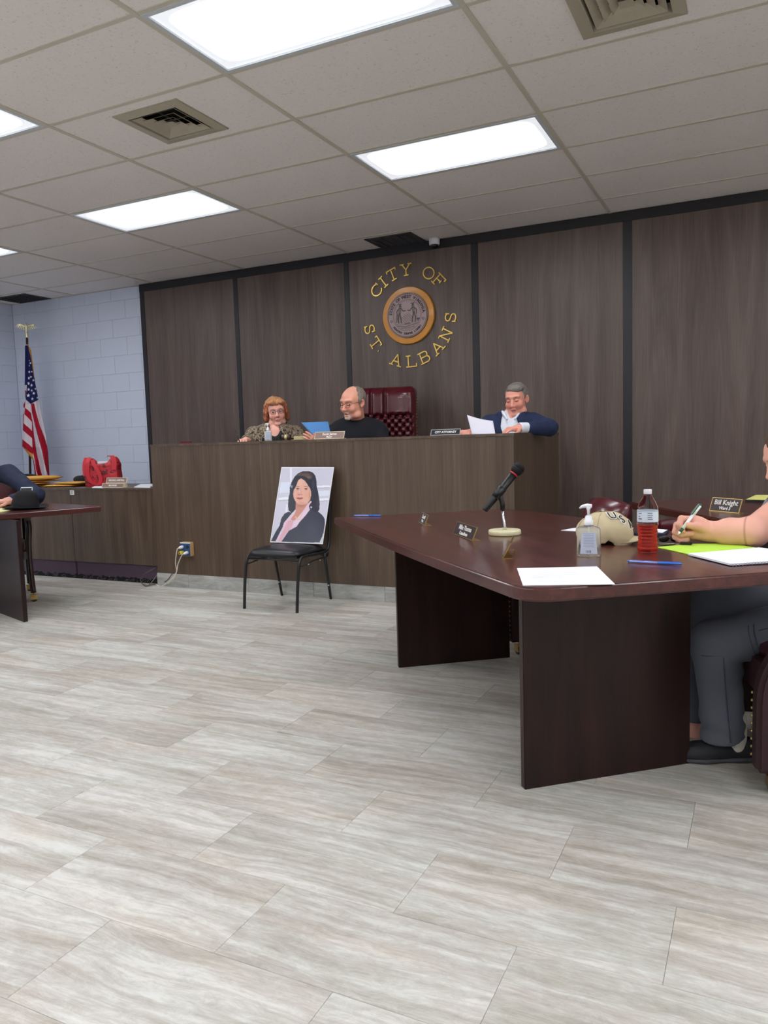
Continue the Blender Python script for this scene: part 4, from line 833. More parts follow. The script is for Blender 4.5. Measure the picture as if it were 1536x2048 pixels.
# red drink bottle
p=tz(1293,1106); bt=empty('drink_bottle',(p[0],p[1]+.03,.7505),label='clear plastic bottle half full of red drink with a white cap',cat='bottle')
def rip(z): return .0016*math.sin(z*520)
pr=[(.030,0),(.0345,.004),(.036,.012)]+[(.0365-.0035*math.sin((z-.012)/.088*PI)**1+rip(z),z) for z in np.linspace(.014,.10,26)]+[(.0365,.108),(.0365,.158)]+[(.0365-.0225*((z-.158)/.05)**1.4,z) for z in np.linspace(.162,.208,8)]+[(.0135,.214)]
MB().lathe(pr,n=32,caps=False).build('bottle_body',clear('bottle_clear',(.96,.97,.98,1),.03,1.12),bt,fix=False)
m,nt,b=nm('red_drink'); b.inputs['Base Color'].default_value=(.80,.045,.02,1); b.inputs['Transmission Weight'].default_value=.75; b.inputs['Roughness'].default_value=.12; b.inputs['IOR'].default_value=1.33; REDM=m
MB().lathe([(.029,.0025)]+[(r-.0012,z) for r,z in pr if .004<=z<=.1],n=32).build('red_liquid',REDM,bt)
LW=mat('bottle_label',rgb(214,222,232),.5)
MB().lathe([(.0369,.112),(.0372,.115),(.0372,.150),(.0369,.153)],n=32,caps=False).build('label',LW,bt); MB().lathe([(.0375,.149),(.0375,.1505)],n=32,caps=False).build('label_band',mat('band_teal',rgb(110,150,160),.5),bt)
b=MB()
for k,(a0,a1) in enumerate(((-150,-128),(-150,-136),(-148,-126),(-95,-68),(-95,-66),(-95,-70),(-95,-66))):
    z=(.142,.132,.122,.143,.136,.129,.122)[k]; h=.004 if k==2 else .0022
    for a in np.linspace(a0+11,a1+11,5)[:-1]:
        a=math.radians(a); da_=math.radians((a1-a0)/4); b.add([(.0376*math.cos(x),.0376*math.sin(x),zz) for x,zz in ((a,z),(a+da_,z),(a+da_,z+h),(a,z+h))],[(0,1,2,3)])
b.build('label_print',mat('bprint',rgb(70,80,100),.6),bt,fix=False)
MB().lathe([(.0138,.212),(.0145,.213),(.0145,.226),(.0135,.228)],n=28).build('bottle_cap',WHITEP,bt)
# beige cap
fw=np.array((.98,.16,0)); fw/=np.linalg.norm(fw); cpos=np.array((-.565,3.13,.7505)); FRc=Fr((0,0,0),np.stack([fw,np.cross((0,0,1),fw),(0,0,1)],1))
CAPM=mat('cap_cotton',rgb(196,180,146),.85,bump=.25,bscale=300,var=.08,vscale=40)
cp=empty('baseball_cap',tuple(cpos),label='beige cotton baseball cap lying on the big table beside the red drink',cat='cap')
dm=[FRc.ell((0,0,.035),(.105,.085,.092)),FRc.ell((.03,0,.03),(.085,.083,.085)),FRc.ell((0,0,-.10),(.2,.2,.10),op='sub',k=.004),FRc.ell((0,0,.018),(.097,.077,.082),op='sub',k=.004)]
sdf_mesh('crown',dm,.004,.02,CAPM,cp,disp=lambda X,Y,Q:.005*wob(X,Y,Q,45,2)+.003*wob(X,Y,Q,90,5))
bb=MB(); V=[];F=[]; nn=14
for i in range(nn+1):
    a=-1.25+2.5*i/nn
    for j,r in enumerate(np.linspace(0,1,6)):
        x=.078*math.cos(a)+ .012+ (.068*r)*max(0,math.cos(a*.95)); y=.078*math.sin(a)*(1-.05*r); z=.022+.010*math.cos(a*1.2)*(1-r*.8)-.018*(y/.078)**2*r-.004*r; V.append(tuple(FRc((x,y,z+.002))))
for i in range(nn):
    for j in range(5): k=i*6+j; F.append((k,k+1,k+7,k+6))
bo=bb.add(V,F,True).build('brim',CAPM,cp); mo=bo.modifiers.new('s','SOLIDIFY'); mo.thickness=.003
for k in range(6):
    a=k*PI/3+.3; pts_=[FRc((.106*math.sin(t)*math.cos(a)+.0,.087*math.sin(t)*math.sin(a),.036+.0925*math.cos(t))) for t in np.linspace(.12,1.45,10)]
    MB().tube(pts_,.0009,5).build('seam',mat('seam_tan',rgb(160,145,112),.9) if 'seam_tan' not in bpy.data.materials else bpy.data.materials['seam_tan'],cp)
MB().ball(FRc((0,0,.128)),(.006,.006,.003)).build('top_button',CAPM,cp)
LB=mat('cap_letter',rgb(34,34,44),.7); LO=mat('cap_letter_edge',rgb(232,230,224),.7)
for ch_,ya,t_ in (('U',-1.02,.62),('S',-.62,.86),('A',-.25,1.12)):
    n_=np.array((math.sin(t_)*math.cos(ya),math.sin(t_)*math.sin(ya),math.cos(t_))); pp=np.array((.112*n_[0],.089*n_[1],.034+.094*n_[2])); nw=FRc.R@n_; R_=frame_zn(nw)
    text('cap_letter_edge',ch_,.052,FRc(pp+n_*.003),R_,LO,cp,.001,bold=.0035); text('cap_letter',ch_,.052,FRc(pp+n_*.005),R_,LB,cp,.001)
# green pad, notebook, navy book, keys, glasses
GREEN=mat('green_paper',rgb(186,232,74),.65)
sheet('green_paper_pad','bright lime green sheet under the writing hand','paper',[(1313.6,1095),(1384,1088.5),(1460,1087.5),(1516,1097),(1440,1112),(1376,1109)],GREEN,th=.002)
nb=sheet('notebook','open white notebook at the right edge of the big table','notebook',[(1376,1110),(1450,1104),(1518,1098),(1600,1108),(1600,1122),(1461,1131)],PAPER,z=.7535,th=.006)
b=MB(); a_,b2=Z(1461,1131,.757)-np.array(nb.location),Z(1600,1120,.757)-np.array(nb.location); pts=[]
for t in np.linspace(0,1,240): c=a_+(b2-a_)*t; an=t*2*PI*22; pts.append((c[0]-.004*math.cos(an)*.6,c[1]-.004*math.cos(an),c[2]+.004*math.sin(an)))
b.tube(pts,.0008,5).build('wire_binding',mat('wire',rgb(150,152,170),.3,.8),nb)
sheet('navy_book','thin navy booklet behind the drink bottle','book',[(1268,1070),(1290,1060),(1338,1064),(1330,1074)],mat('navy_cover',rgb(26,32,58),.5),th=.01)
sheet('white_card','white card lying on the navy booklet','card',[(1280,1061),(1300,1057),(1335,1060),(1325,1066)],PAPER,z=.7607)
gp=tz(1338,1086); gl=empty('sunglasses',(gp[0],gp[1]+.02,.7505),rz=math.radians(20),label='folded black sunglasses behind the keys',cat='glasses')
for sx in (-1,1): MB().ball((sx*.022,0,.014),(.020,.006,.0135),16,10).build('lens',BLACKP,gl); MB().tube([(sx*.041,.002,.02),(sx*.036,.012,.02),(-sx*.03,.015+.003*sx,.008)],.0025,6).build('temple_arm',BLACKP,gl)
MB().tube([(-.006,0,.02),(0,-.001,.022),(.006,0,.02)],.002,6).build('bridge',BLACKP,gl)
kp=tz(1352,1090); ks=empty('key_bunch',(kp[0],kp[1],.7525),label='bunch of steel keys with black fob beside the green sheet',cat='keys'); STL=mat('key_steel',rgb(190,186,178),.3,.9)
MB().tube([(.014*math.cos(t),.014*math.sin(t),.002) for t in np.linspace(0,2*PI,24)[:-1]],.0011,6,closed=True).build('key_ring',STL,ks)
for k,(a,l) in enumerate(((185,.055),(205,.05),(170,.062),(225,.05))):
    a=math.radians(a); T=lambda p,a=a,k=k:(-.0+(p[0]+.012)*math.cos(a)-p[1]*math.sin(a),(p[0]+.012)*math.sin(a)+p[1]*math.cos(a),p[2]+.0015*k)
    b=MB().lathe([(.011,0),(.011,.0018)],n=14,T=lambda p,T=T:T((p[0]+.006,p[1],p[2]))); b.box(.014,l,-.0038,.0038,0,.0018,T); b.box(.03,.034,-.0055,-.0038,0,.0018,T); b.box(.04,.043,-.0055,-.0038,0,.0018,T); b.build('key',STL,ks)
MB().box(.014,.058,-.013,.013,0,.010).build('key_fob',BLACKP,ks,bevel=.003)
# folder with yellow sheet on the far right table
sheet('black_folder','black folder on the farther right table behind the seated writer','folder',[(1490,1004),(1510,993),(1600,994),(1600,1008)],BLACKP,th=.012); sheet('yellow_paper','yellow sheet lying on the black folder','paper',[(1492,999),(1512,990),(1600,991),(1600,1002)],mat('yellow_paper',rgb(226,222,130),.7),z=.7632)
# ================================================================== THINGS ON THE BENCH
gv=empty('gavel',(-3.34,5.12,1.2075),rz=.25,label='dark wooden gavel with a brass band lying on the bench',cat='gavel'); WD=mat('gavel_wood',rgb(62,40,32),.3,coat=.4)
MB().lathe([(.019,-.036),(.023,-.032),(.021,-.022),(.023,-.016),(.021,-.012),(.021,.012),(.023,.016),(.021,.022),(.023,.032),(.019,.036)],n=24,T=lambda p:(p[2],p[0],p[1]+.023)).build('head',WD,gv)
MB().lathe([(.0222,-.010),(.0222,.010)],n=24,T=lambda p:(p[2],p[0],p[1]+.023)).build('brass_band',mat('pale_brass',rgb(226,206,150),.3,.6),gv)
MB().tube([(0,.02,.02),(.01,.09,.014),(.02,.17,.010),(.024,.21,.012)],[.006,.006,.009,.010],12).build('handle',WD,gv)
bk=MB().box(-.056,.056,-.03,.03,0,.029).build('sound_block',mat('brass_block',rgb(204,192,142),.4,.3,var=.05),bevel=.002); bk.location=(-3.185,5.10,1.2075); bk.rotation_euler=(0,0,.05); tag(bk,'pale brass block on the bench beside the gavel','block')
wb=MB().lathe([(.030,0),(.032,.004),(.032,.018),(.028,.022)],n=24).build('wooden_block',mat('block_wood',rgb(122,74,48),.35,coat=.3)); wb.location=(-3.095,5.14,1.2075); tag(wb,'small reddish wooden block between brass block and name plate','block')
# ================================================================== THE LOW DESK THINGS
ENV=mat('manila_envelope',rgb(216,160,66),.7,var=.06,vscale=20)
random.seed(8); evs=[(-6.50,5.32,8,0),(-6.43,5.30,-12,1),(-6.40,5.34,16,2),(-6.34,5.32,-4,3),(-6.02,5.34,10,0),(-5.94,5.38,-6,1)]
names=['bottom manila envelope of the left pile','second manila envelope from the bottom of the left pile','third manila envelope from the bottom of the left pile','topmost thick manila envelope of the left pile','lower manila envelope reaching right toward the red bag','upper manila envelope reaching right toward the red bag']
for (x,y,a,k),nn_ in zip(evs,names):
    t_=.021 if k<3 else .04
    b=MB(); V=[];F=[]
    for i in range(9):
        for j in range(7):
            u,v=i/8*2-1,j/6*2-1; V.append((u*.19,v*.125,t_*.5+(t_*.5-.0015)*(1-u**8)*(1-v**8)))
    m0=len(V); V+=[(x_,y_,t_-z_) for x_,y_,z_ in V]
    for i in range(8):
        for j in range(6): q_=i*7+j; F+=[(q_,q_+7,q_+8,q_+1),(m0+q_,m0+q_+1,m0+q_+8,m0+q_+7)]
    rim=[i*7 for i in range(9)]+[8*7+j for j in range(1,7)]+[i*7+6 for i in range(7,-1,-1)]+[j for j in range(5,0,-1)]
    for i in range(len(rim)): F.append((rim[i],rim[(i+1)%len(rim)],m0+rim[(i+1)%len(rim)],m0+rim[i]))
    o=b.add(V,F,True).build('manila_envelope',ENV,fix=True); o.location=(x,y,.8365+k*.0215); o.rotation_euler=(0,0,math.radians(a)); tag(o,nn_,'envelope','manila envelopes on the low desk')
REDB=mat('bag_red',rgb(196,22,40),.5,sheen=.2); m,nt,b_=nm('bag_print'); tcn=nt.nodes.new('ShaderNodeTexCoord'); nz=nt.nodes.new('ShaderNodeTexNoise'); nz.inputs['Scale'].default_value=26; nz.inputs['Detail'].default_value=5; nz.inputs['Distortion'].default_value=1.2; nt.links.new(tcn.outputs['Object'],nz.inputs['Vector']); nt.links.new(ramp(nt,nz.outputs[0],[(.40,(.10,.01,.015,1)),(.47,(.50,.014,.03,1)),(.6,(.55,.02,.03,1))]),b_.inputs['Base Color']); BAGP=m
bc=np.array((-5.60,5.42,.8365)); bg=empty('red_tote_bag',tuple(bc),rz=math.radians(30),label='bright red tote bag with dark print standing on the low desk',cat='bag')
Fb=Fr(); sdf_mesh('bag_body',[Fb.box((0,0,.10),(.135,.06,.09),.02),Fb.ell((-.10,0,.22),(.055,.05,.06)),Fb.ell((.10,0,.22),(.055,.05,.06)),Fb.ell((0,0,.34),(.085,.12,.13),op='sub',k=.02),Fb.box((0,0,.24),(.11,.028,.13),.005,op='sub',k=.01)],.006,.05,BAGP,bg,disp=lambda X,Y,Q:.006*wob(X,Y,Q,35,1))
def strap(pts,w_,m,par,name='strap'):
    b=MB(); P=cordpts(pts,40); V=[];F=[]
    for i,p in enumerate(P):
        V+=[(p[0]-w_/2,p[1],p[2]),(p[0]+w_/2,p[1],p[2]),(p[0]+w_/2,p[1]-.003,p[2]),(p[0]-w_/2,p[1]-.003,p[2])]
    for i in range(len(P)-1): 
        for k in range(4): F.append((i*4+k,i*4+(k+1)%4,i*4+4+(k+1)%4,i*4+4+k))
    F+=[(0,1,2,3),(len(V)-1,len(V)-2,len(V)-3,len(V)-4)]; return b.add(V,F).build(name,m,par)
strap([(-.105,-.05,.27),(-.115,-.09,.22),(-.12,-.10,.12),(-.085,-.105,.04),(-.03,-.105,.012),(.0,-.104,.06),(-.02,-.10,.14),(-.055,-.09,.20),(-.075,-.075,.25)],.036,REDB,bg)
strap([(.07,-.055,.275),(.105,-.07,.28),(.125,-.082,.22),(.12,-.09,.15)],.045,REDB,bg); strap([(-.14,-.03,.27),(-.155,-.05,.2),(-.15,-.07,.1)],.04,REDB,bg)
MB().tube([(-.085,-.035,.225),(-.03,-.045,.205),(.04,-.045,.21),(.08,-.035,.235)],.004,6).build('dark_piping',BLACKP,bg); MB().box(-.05,.05,-.01,.01,.10,.232).build('white_papers',PAPER,bg)
FELT=mat('black_felt',rgb(18,18,22),.9,bump=.2,bscale=400)
sdf_mesh('dark_bundle',[W0.ell((0,0,.045),(.13,.10,.05)),W0.ell((.10,.02,.075),(.09,.08,.07)),W0.ell((0,0,-.2),(.4,.4,.2),op='sub',k=.004)],.008,.04,FELT,None,disp=lambda X,Y,Q:.006*wob(X,Y,Q,40,3))
o=bpy.data.objects['dark_bundle']; o.location=(-6.10,5.66,.8365); tag(o,'black cloth bundle on the low desk behind the red bag','clothing')
sdf_mesh('dark_bag',[W0.ell((0,0,.05),(.16,.10,.06)),W0.ell((0,0,-.2),(.4,.4,.2),op='sub',k=.004)],.008,.03,FELT,None)
o=bpy.data.objects['dark_bag']; o.location=(-6.95,5.68,.8365); tag(o,'low dark bag behind the manila envelopes, under the flag','bag')
for k,(px_,lab) in enumerate((([(268,975),(282,969),(303,969),(300,976)],'loose white papers at the right end of the low desk'),([(183,976),(190,972),(208,972),(206,976.5)],'white paper edge under the front of the red bag'))):
    sheet('loose_papers',lab,'paper',px_,PAPER,z=.8365,th=.003+.003*(1-k))
o=MB().box(-.055,.055,-.02,.02,0,.018).build('stapler',WHITEP,bevel=.005); o.location=(-4.78,5.22,.843); tag(o,'small white device on papers against the bench end','stapler')
# ================================================================== FLAG
fp=empty('us_flag',(-7.80,6.4,0),label='American flag with gold fringe hanging furled on a dark pole in the corner',cat='flag')
bt_=YP(54,676,6.4); bb_=YP(61,960,6.4); dd=(bt_-bb_)/(bt_[2]-bb_[2]); foot=bb_-dd*bb_[2]; fp.location=tuple(foot)
MB().tube([foot*0+np.array((0,0,.02)),bt_-foot],.014,12).build('pole',mat('pole_wood',rgb(48,26,20),.35,coat=.3),fp)
MB().lathe([(.13,0),(.13,.012),(.05,.03),(.022,.05),(.02,.09)],n=28).build('pole_base',BRASS,fp)
EG=mat('eagle_gilt',rgb(222,214,178),.25,.75); tp=bt_-foot
MB().lathe([(.014,0),(.018,.01),(.016,.02),(.018,.05),(.014,.06),(.022,.066),(.022,.072)],c=tuple(tp),n=20).build('ferrule',EG,fp)
FE=Fr(tp+np.array((0,0,.085)),rzm(50))
eg=[FE.cap((0,0,-.01),(0,-.004,.055),.013,.017),FE.ell((0,-.008,.078),(.011,.014,.012)),FE.cap((0,-.02,.078),(0,-.034,.070),.005,.002)]
for sx in (-1,1):
    eg+=[FE.cap((sx*.012,0,.045),(sx*.055,0,.070),.010,.010)]
    for k in range(5): eg.append(FE.cap((sx*(.022+.014*k),0,.055+.004*k),(sx*(.03+.02*k),.0,.005-.005*k+.012*k),.0085,.005,k=.004))
sdf_mesh('eagle_finial',eg,.0035,.008,EG,fp)
def zmap(X,Y): return X*.1759,640+Y*.1759
LX=[(276,300),(300,286),(740,283),(900,291),(935,285),(962,268),(1200,262),(1440,255),(1592,378),(1700,392),(1795,400)]; RX=[(276,318),(350,352),(500,374),(700,396),(900,436),(1000,452),(1300,517),(1500,547),(1795,563)]
def flagpos(u,v):
    Y=276+v*1519; XL_=np.interp(Y,[a for a,_ in LX],[b for _,b in LX]); XR_=np.interp(Y,[a for a,_ in RX],[b for _,b in RX]); X=XL_+(XR_-XL_)*u
    px_,py_=zmap(X,Y); d=np.stack([(px_-768)/FPX,-(py_-1024)/FPX,-np.ones_like(px_)],-1)@CAM_R.T
    yy=6.36-.05*v-.025*np.sin(u*PI*3.2+.6)*(.3+v)-.02*np.sin(u*PI); t=yy/d[...,1]; return CAM_C+d*t[...,None]-foot
def flagcol(u,v):
    Y=276+v*1519; XL_=np.interp(Y,[a for a,_ in LX],[b for _,b in LX]); XR_=np.interp(Y,[a for a,_ in RX],[b for _,b in RX]); X=XL_+(XR_-XL_)*u
    W_=(214,200,208); Rd=(158,14,40); Nv=(22,26,78); Gd=(206,148,58)
    im=np.zeros(u.shape+(3,))+lin(W_); pf=lambda L,c: fill(im,in_poly(X,Y,L),c)
    st_=lambda L,Rr,c: pf([(x,y) for y,x in L]+[(x,y) for y,x in Rr[::-1]],c)
    st_([(955,355),(1050,365),(1200,400),(1350,440),(1500,480),(1700,522),(1800,552)],[(945,390),(1050,412),(1200,452),(1320,500),(1500,560),(1800,580)],Rd)
    st_([(1100,364),(1300,366),(1500,372),(1600,398),(1700,410),(1800,435)],[(1150,372),(1300,388),(1500,418),(1700,462),(1800,492)],Rd)
    st_([(1590,370),(1800,390)],[(1590,386),(1700,405),(1800,424)],Rd)
    for L in ([(285,995),(358,1060),(366,1160),(278,1070)],[(265,1168),(368,1262),(371,1350),(260,1252)],[(250,1350),(372,1452),(374,1532),(250,1432)],[(262,935),(290,930),(286,1000),(260,990)],[(255,1070),(276,1070),(268,1185),(255,1160)],[(270,800),(301,800),(298,862),(270,858)]): pf(L,Rd)
    pf([(280,284),(335,296),(368,430),(400,640),(438,905),(352,957),(296,905),(290,870),(305,800),(300,740),(275,740)],Nv)
    pf([(296,270),(335,270),(370,400),(405,640),(385,660),(352,440),(320,300)],Gd); pf([(245,1430),(374,1530),(384,1600),(250,1465)],Gd); pf([(282,742),(306,740),(304,796),(280,796)],W_)
    for sx,sy,s in ((346,490,12),(336,520,9),(334,590,15),(360,588,10),(330,660,17),(352,648,12),(378,685,15),(326,722,19),(360,742,16),(326,790,19),(362,802,15),(400,783,13),(322,858,21),(384,834,17),(370,896,18),(424,884,14),(336,462,6)):
        pf([(sx+s*(1 if k%2==0 else .42)*math.sin(k*PI/5+.1),sy-s*(1 if k%2==0 else .42)*1.15*math.cos(k*PI/5+.1)) for k in range(10)],(226,226,240))
    return im
fo=grid_print('flag_cloth',vcol('flag_cloth',.75,.2),fp,100,330,flagpos,flagcol); mo=fo.modifiers.new('s','SOLIDIFY'); mo.thickness=.004; mo.offset=0
# ================================================================== CHAIRS
ARMF=mat('arm_fabric',rgb(48,23,28),.8,bump=.3,bscale=500,var=.2,vscale=150)
NAIL=mat('brass_nail',rgb(206,178,112),.3,1)
def caster(e,x,y,rz=0):
    T=lambda p:(x+p[0]*math.cos(rz)-p[1]*math.sin(rz),y+p[0]*math.sin(rz)+p[1]*math.cos(rz),p[2])
    b=MB(); b.lathe([(.022,-.012),(.024,-.008),(.024,.008),(.022,.012)],n=20,T=lambda p:T((p[0],p[2],p[1]+.024))); o=b.build('caster_wheel',BLACKP,e)
    b=MB(); pts_=[(.027*math.cos(t),.027*math.sin(t)+.024) for t in np.linspace(-.1,PI+.1,12)]+[(-.020*1,.018),(.020,.018)]
    b.prism([(a,c) for a,c in pts_],-.0165,-.0125,ax=1,T=T); b.prism([(a,c) for a,c in pts_],.0125,.0165,ax=1,T=T); b.box(-.027,.027,-.0165,.0165,.046,.056,T); b.tube([T((0,0,.054)),T((0,0,.07))],.008,10); b.build('caster_hood',BRASS,e)
def tub_chair(label,loc,rz,back_h=.80,arm_h=.60,w_=.62,d_=.62,grp='burgundy tub chairs at the tables',low=.20):
    """faces local -Y"""
    e=empty('tub_chair',(loc[0],loc[1],0),rz=rz,label=label,cat='chair',group=grp); hw_=w_/2
    for sx in (-1,1):
        prof=[(-d_/2,.075),(d_/2-.04,.075),(d_/2,arm_h+.10),(d_/2-.08,arm_h+.12),(0,arm_h+.09)]+[(-d_/2+.16-.16*math.sin(t),arm_h-.19+.22*math.cos(t)) for t in np.linspace(.12,PI/2,10)]
        b=MB(); x0,x1=sorted((sx*hw_,sx*(hw_-.075))); b.prism(prof,x0,x1,ax=0,T=lambda p:(p[0],p[1],p[2])); b.build('arm_panel',ARMF,e,bevel=.014,seg=3)
        for k in range(16):
            z=.12+k*.026
            if z<arm_h-.16: MB().ball((sx*(hw_-.062),-d_/2-.002,z),(.0055,.004,.0055),8,5).build('brass_nail',NAIL,e)
        for yy_ in (-d_/2+.06,d_/2-.09): caster(e,sx*(hw_-.04),yy_)
    cushion(-hw_+.078,hw_-.078,-d_/2+.07,d_/2-.1,low+.13,low+.17,.025).build('seat_cushion',BURG,e,smooth=True)
    MB().box(-hw_+.076,hw_-.076,-d_/2+.05,d_/2-.08,low,low+.128).build('seat_rail',BURGF,e,bevel=.008)
    for k in range(20 if low<.25 else 0): MB().ball((-hw_+.10+k*(w_-.2)/19,-d_/2+.048,low+.022),(.0055,.004,.0055),8,5).build('brass_nail',NAIL,e)
    # back: padded, curved
    V=[];F=[];n=16;m_=10
    for s_ in (0,1):
        for i in range(n+1):
            u=i/n*2-1
            for j in range(m_+1):
                v=j/m_; z=.30+(back_h-.30-.03*u*u)*v; y=d_/2-.05+.07*v-.05*u*u*0-(.10 if s_==0 else 0)*(1-.55*abs(2*v-1)**4)*(1-.5*abs(u)**6)+.02*(u*u)
                V.append((u*(hw_-.02),y,z))
    for i in range(n):
        for j in range(m_):
            a=i*(m_+1)+j; F.append((a,a+1,a+m_+2,a+m_+1)); c=a+(n+1)*(m_+1); F.append((c,c+m_+1,c+m_+2,c+1))
    rim=[i*(m_+1) for i in range(n+1)]+[n*(m_+1)+j for j in range(1,m_+1)]+[i*(m_+1)+m_ for i in range(n-1,-1,-1)]+[j for j in range(m_-1,0,-1)]; K=(n+1)*(m_+1)
    for i in range(len(rim)): a,c=rim[i],rim[(i+1)%len(rim)]; F.append((a,c,c+K,a+K))
    MB().add(V,F,True).build('backrest',BURG,e)
    return e
rc=np.array((.225,3.085)); TH_R=math.atan2(-.92,.39)  # facing dir (-.92,-.39): local -Y -> rz
rzR=math.atan2(-.92,.39); 
def rz_face(fx,fy): return math.atan2(fx,-fy)
tub_chair('burgundy tub chair of the writer, cut by the right edge',(.235,3.075),rz_face(-.97,-.25),w_=.66,d_=.66,arm_h=.50,low=.27)
tub_chair('empty burgundy chair behind the big table, its back showing past the beige cap',(-.93,4.03),rz_face(-.74,-.67),back_h=.845,w_=.40,d_=.50,arm_h=.50)
tub_chair('burgundy chair back behind the writing hand, at the farther right table',(-.10,4.06),rz_face(.66,.6),back_h=.775,w_=.46,d_=.52,arm_h=.50)
# tall executive chair behind the bench
xc=empty('executive_chair',(-3.02,6.12,.30),rz=math.radians(14),label='tall tufted burgundy leather chair behind the man in black',cat='chair')
n,m_=96,140; hw_=.325; H0,H1=.35,1.345
def cpos(u,v):
    U=u*2-1; z=H0+(H1-H0)*v; cor=np.clip((v-.88)/.12,0,1); wid=hw_*(1-.10*cor**3)
    x=U*wid; pad=(1-np.abs(U)**8)*(1-np.clip((v-.9)/.1,0,1)**3)
    up=np.clip((v-.745)/.03,0,1); ch=np.abs(np.sin(PI*(U/.40)*.5+PI/2*0+PI*.0)); chan=1-.55*np.exp(-(np.minimum(np.abs(U-.19),np.abs(U+.19)))**2/.0016)
    dx=U/.2; dz=(v-.1)/.075; du=(dx+dz)/1.; dv=(dx-dz)/1.; tu=np.exp(-((du-np.round(du))**2+(dv-np.round(dv))**2)/.05); di=np.minimum(np.abs(du-np.round(du)),np.abs(dv-np.round(dv)))
    tuft=1-.75*tu-.38*np.exp(-di**2/.008); edge=np.exp(-((v-.745)**2)/.0002)*.35
    t=pad*((chan)*up+tuft*(1-up)-edge*(np.abs(U)<.9)); roll=.02*np.exp(-((np.abs(U)-.9)**2)/.004)*(v<.95)
    return np.stack([x,-.02-.075*t-roll+.06*v*0+.10*(v-.5),z],-1)
grid_print('back_cushion',BURG,xc,n,m_,cpos,lambda u,v:np.zeros(u.shape+(3,)))
V=[];b=MB(); out=[]
for t in np.linspace(0,1,30): out.append((-hw_,H0+(H1-H0)*t*.93))
out+=[(-hw_*.97,H1-.02),(-hw_*.9,H1)]; out=out+[(-x,z) for x,z in out[::-1]]
b.prism([(x,z) for x,z in out],0,.09,ax=1,T=lambda p:(p[0],p[1]-.025+.10*((p[2]-H0)/(H1-H0)-.5),p[2])); b.build('back_shell',BURG,xc,bevel=.012,seg=3)
for sx in (-1,1):
    for k in range(34):
        z=H0+.05+k*.026; y=.02+.10*((z-H0)/(H1-H0)-.5); MB().ball((sx*(hw_+.002),y,z),(.004,.006,.006),6,4).build('brass_nail',NAIL,xc)
MB().box(-.27,.27,-.50,-.05,.33,.45).build('seat',BURG,xc,bevel=.03,seg=3)
for sx in (-1,1): MB().box(min(sx*.27,sx*.33),max(sx*.27,sx*.33),-.42,-.04,.52,.58).build('armrest',BURG,xc,bevel=.02,seg=2); MB().box(sx*.30-.015,sx*.30+.015,-.36,-.30,.42,.52).build('arm_post',BLACKP,xc)
MB().lathe([(.03,.06),(.03,.33)],n=14).build('gas_lift',BLACKT,xc).location=(0,-.27,0)
for k in range(5):
    a=2*PI*k/5; MB().tube([(0,-.27,.09),(.28*math.cos(a),-.27+.28*math.sin(a),.055)],[.022,.016],8).build('base_spoke',BLACKT,xc); MB().ball((.28*math.cos(a),-.27+.28*math.sin(a),.027),.026,12,8).build('base_wheel',BLACKP,xc)
# recorder's chairs peeking over
def simple_back(label,loc,w_,z0,z1,m,rz=0,name='office_chair'):
    e=empty(name,(loc[0],loc[1],0),rz=rz,label=label,cat='chair'); f0=loc[2]
    MB().box(-w_/2,w_/2,-.03,.04,z0,z1).build('backrest',m,e,bevel=.03,seg=4); MB().box(-w_/2,w_/2,-.45,-.02,f0+.40,f0+.48).build('seat',m,e,bevel=.02,seg=3)
    MB().tube([(0,-.22,f0+.06),(0,-.22,f0+.40)],.025,12).build('gas_lift',BLACKT,e); MB().tube([(0,-.2,f0+.41),(0,.04,f0+.41),(0,.06,z0+.1)],.018,8).build('back_bracket',BLACKT,e)
    for k in range(5): a=2*PI*k/5; MB().tube([(0,-.22,f0+.07),(.25*math.cos(a),-.22+.25*math.sin(a),f0+.04)],.018,8).build('base_spoke',BLACKT,e); MB().ball((.25*math.cos(a),-.22+.25*math.sin(a),f0+.022),.021,10,6).build('base_wheel',BLACKP,e)
MPAT=grain('maroon_dotted_fabric',[(.45,(.07,.006,.015,1)),(.55,(.10,.01,.02,1)),(.62,(.25,.10,.12,1))],(60,60,60),rough=.8,fine=.1)
simple_back('maroon patterned office chair behind the right end of the low desk',(-5.13,5.95,0),.46,.62,1.0,MPAT,rz=-.2)
simple_back('red chair top just showing above the left end of the bench',(-5.30,6.25,.0),.19,.9,1.235,mat('chair_red',rgb(110,16,34),.5),rz=.1)
# armchair at the left table: dark wooden front leg with a brass caster
lc=empty('wooden_armchair',(-5.36,4.42,0),rz=rz_face(.94,-.30),label='dark wooden armchair of the man in navy, its caster leg under the left table',cat='chair')
DW=mat('dark_wood',rgb(44,18,20),.3,coat=.4)
for sx in (-1,1):
    MB().tube(cordpts([(sx*.27,-.26,.66),(sx*.275,-.27,.58),(sx*.265,-.25,.45),(sx*.265,-.24,.25),(sx*.275,-.25,.07)],24),.021,8).build('front_leg',DW,lc); caster(lc,sx*.275,-.25)
    MB().tube(cordpts([(sx*.24,.30,.95),(sx*.245,.25,.6),(sx*.245,.22,.4),(sx*.25,.27,.07)],24),.019,8).build('rear_leg',DW,lc); caster(lc,sx*.25,.27)
    MB().tube(cordpts([(sx*.27,-.29,.665),(sx*.275,-.1,.675),(sx*.25,.24,.66)],16),.024,8).build('armrest',DW,lc)
cushion(-.24,.24,-.24,.22,.40,.46,.04).build('seat',BURG,lc,smooth=True); MB().box(-.25,.25,-.25,.23,.34,.40).build('seat_rail',DW,lc,bevel=.004); MB().box(-.22,.22,.22,.28,.55,.95).build('backrest',BURG,lc,bevel=.02,seg=3)
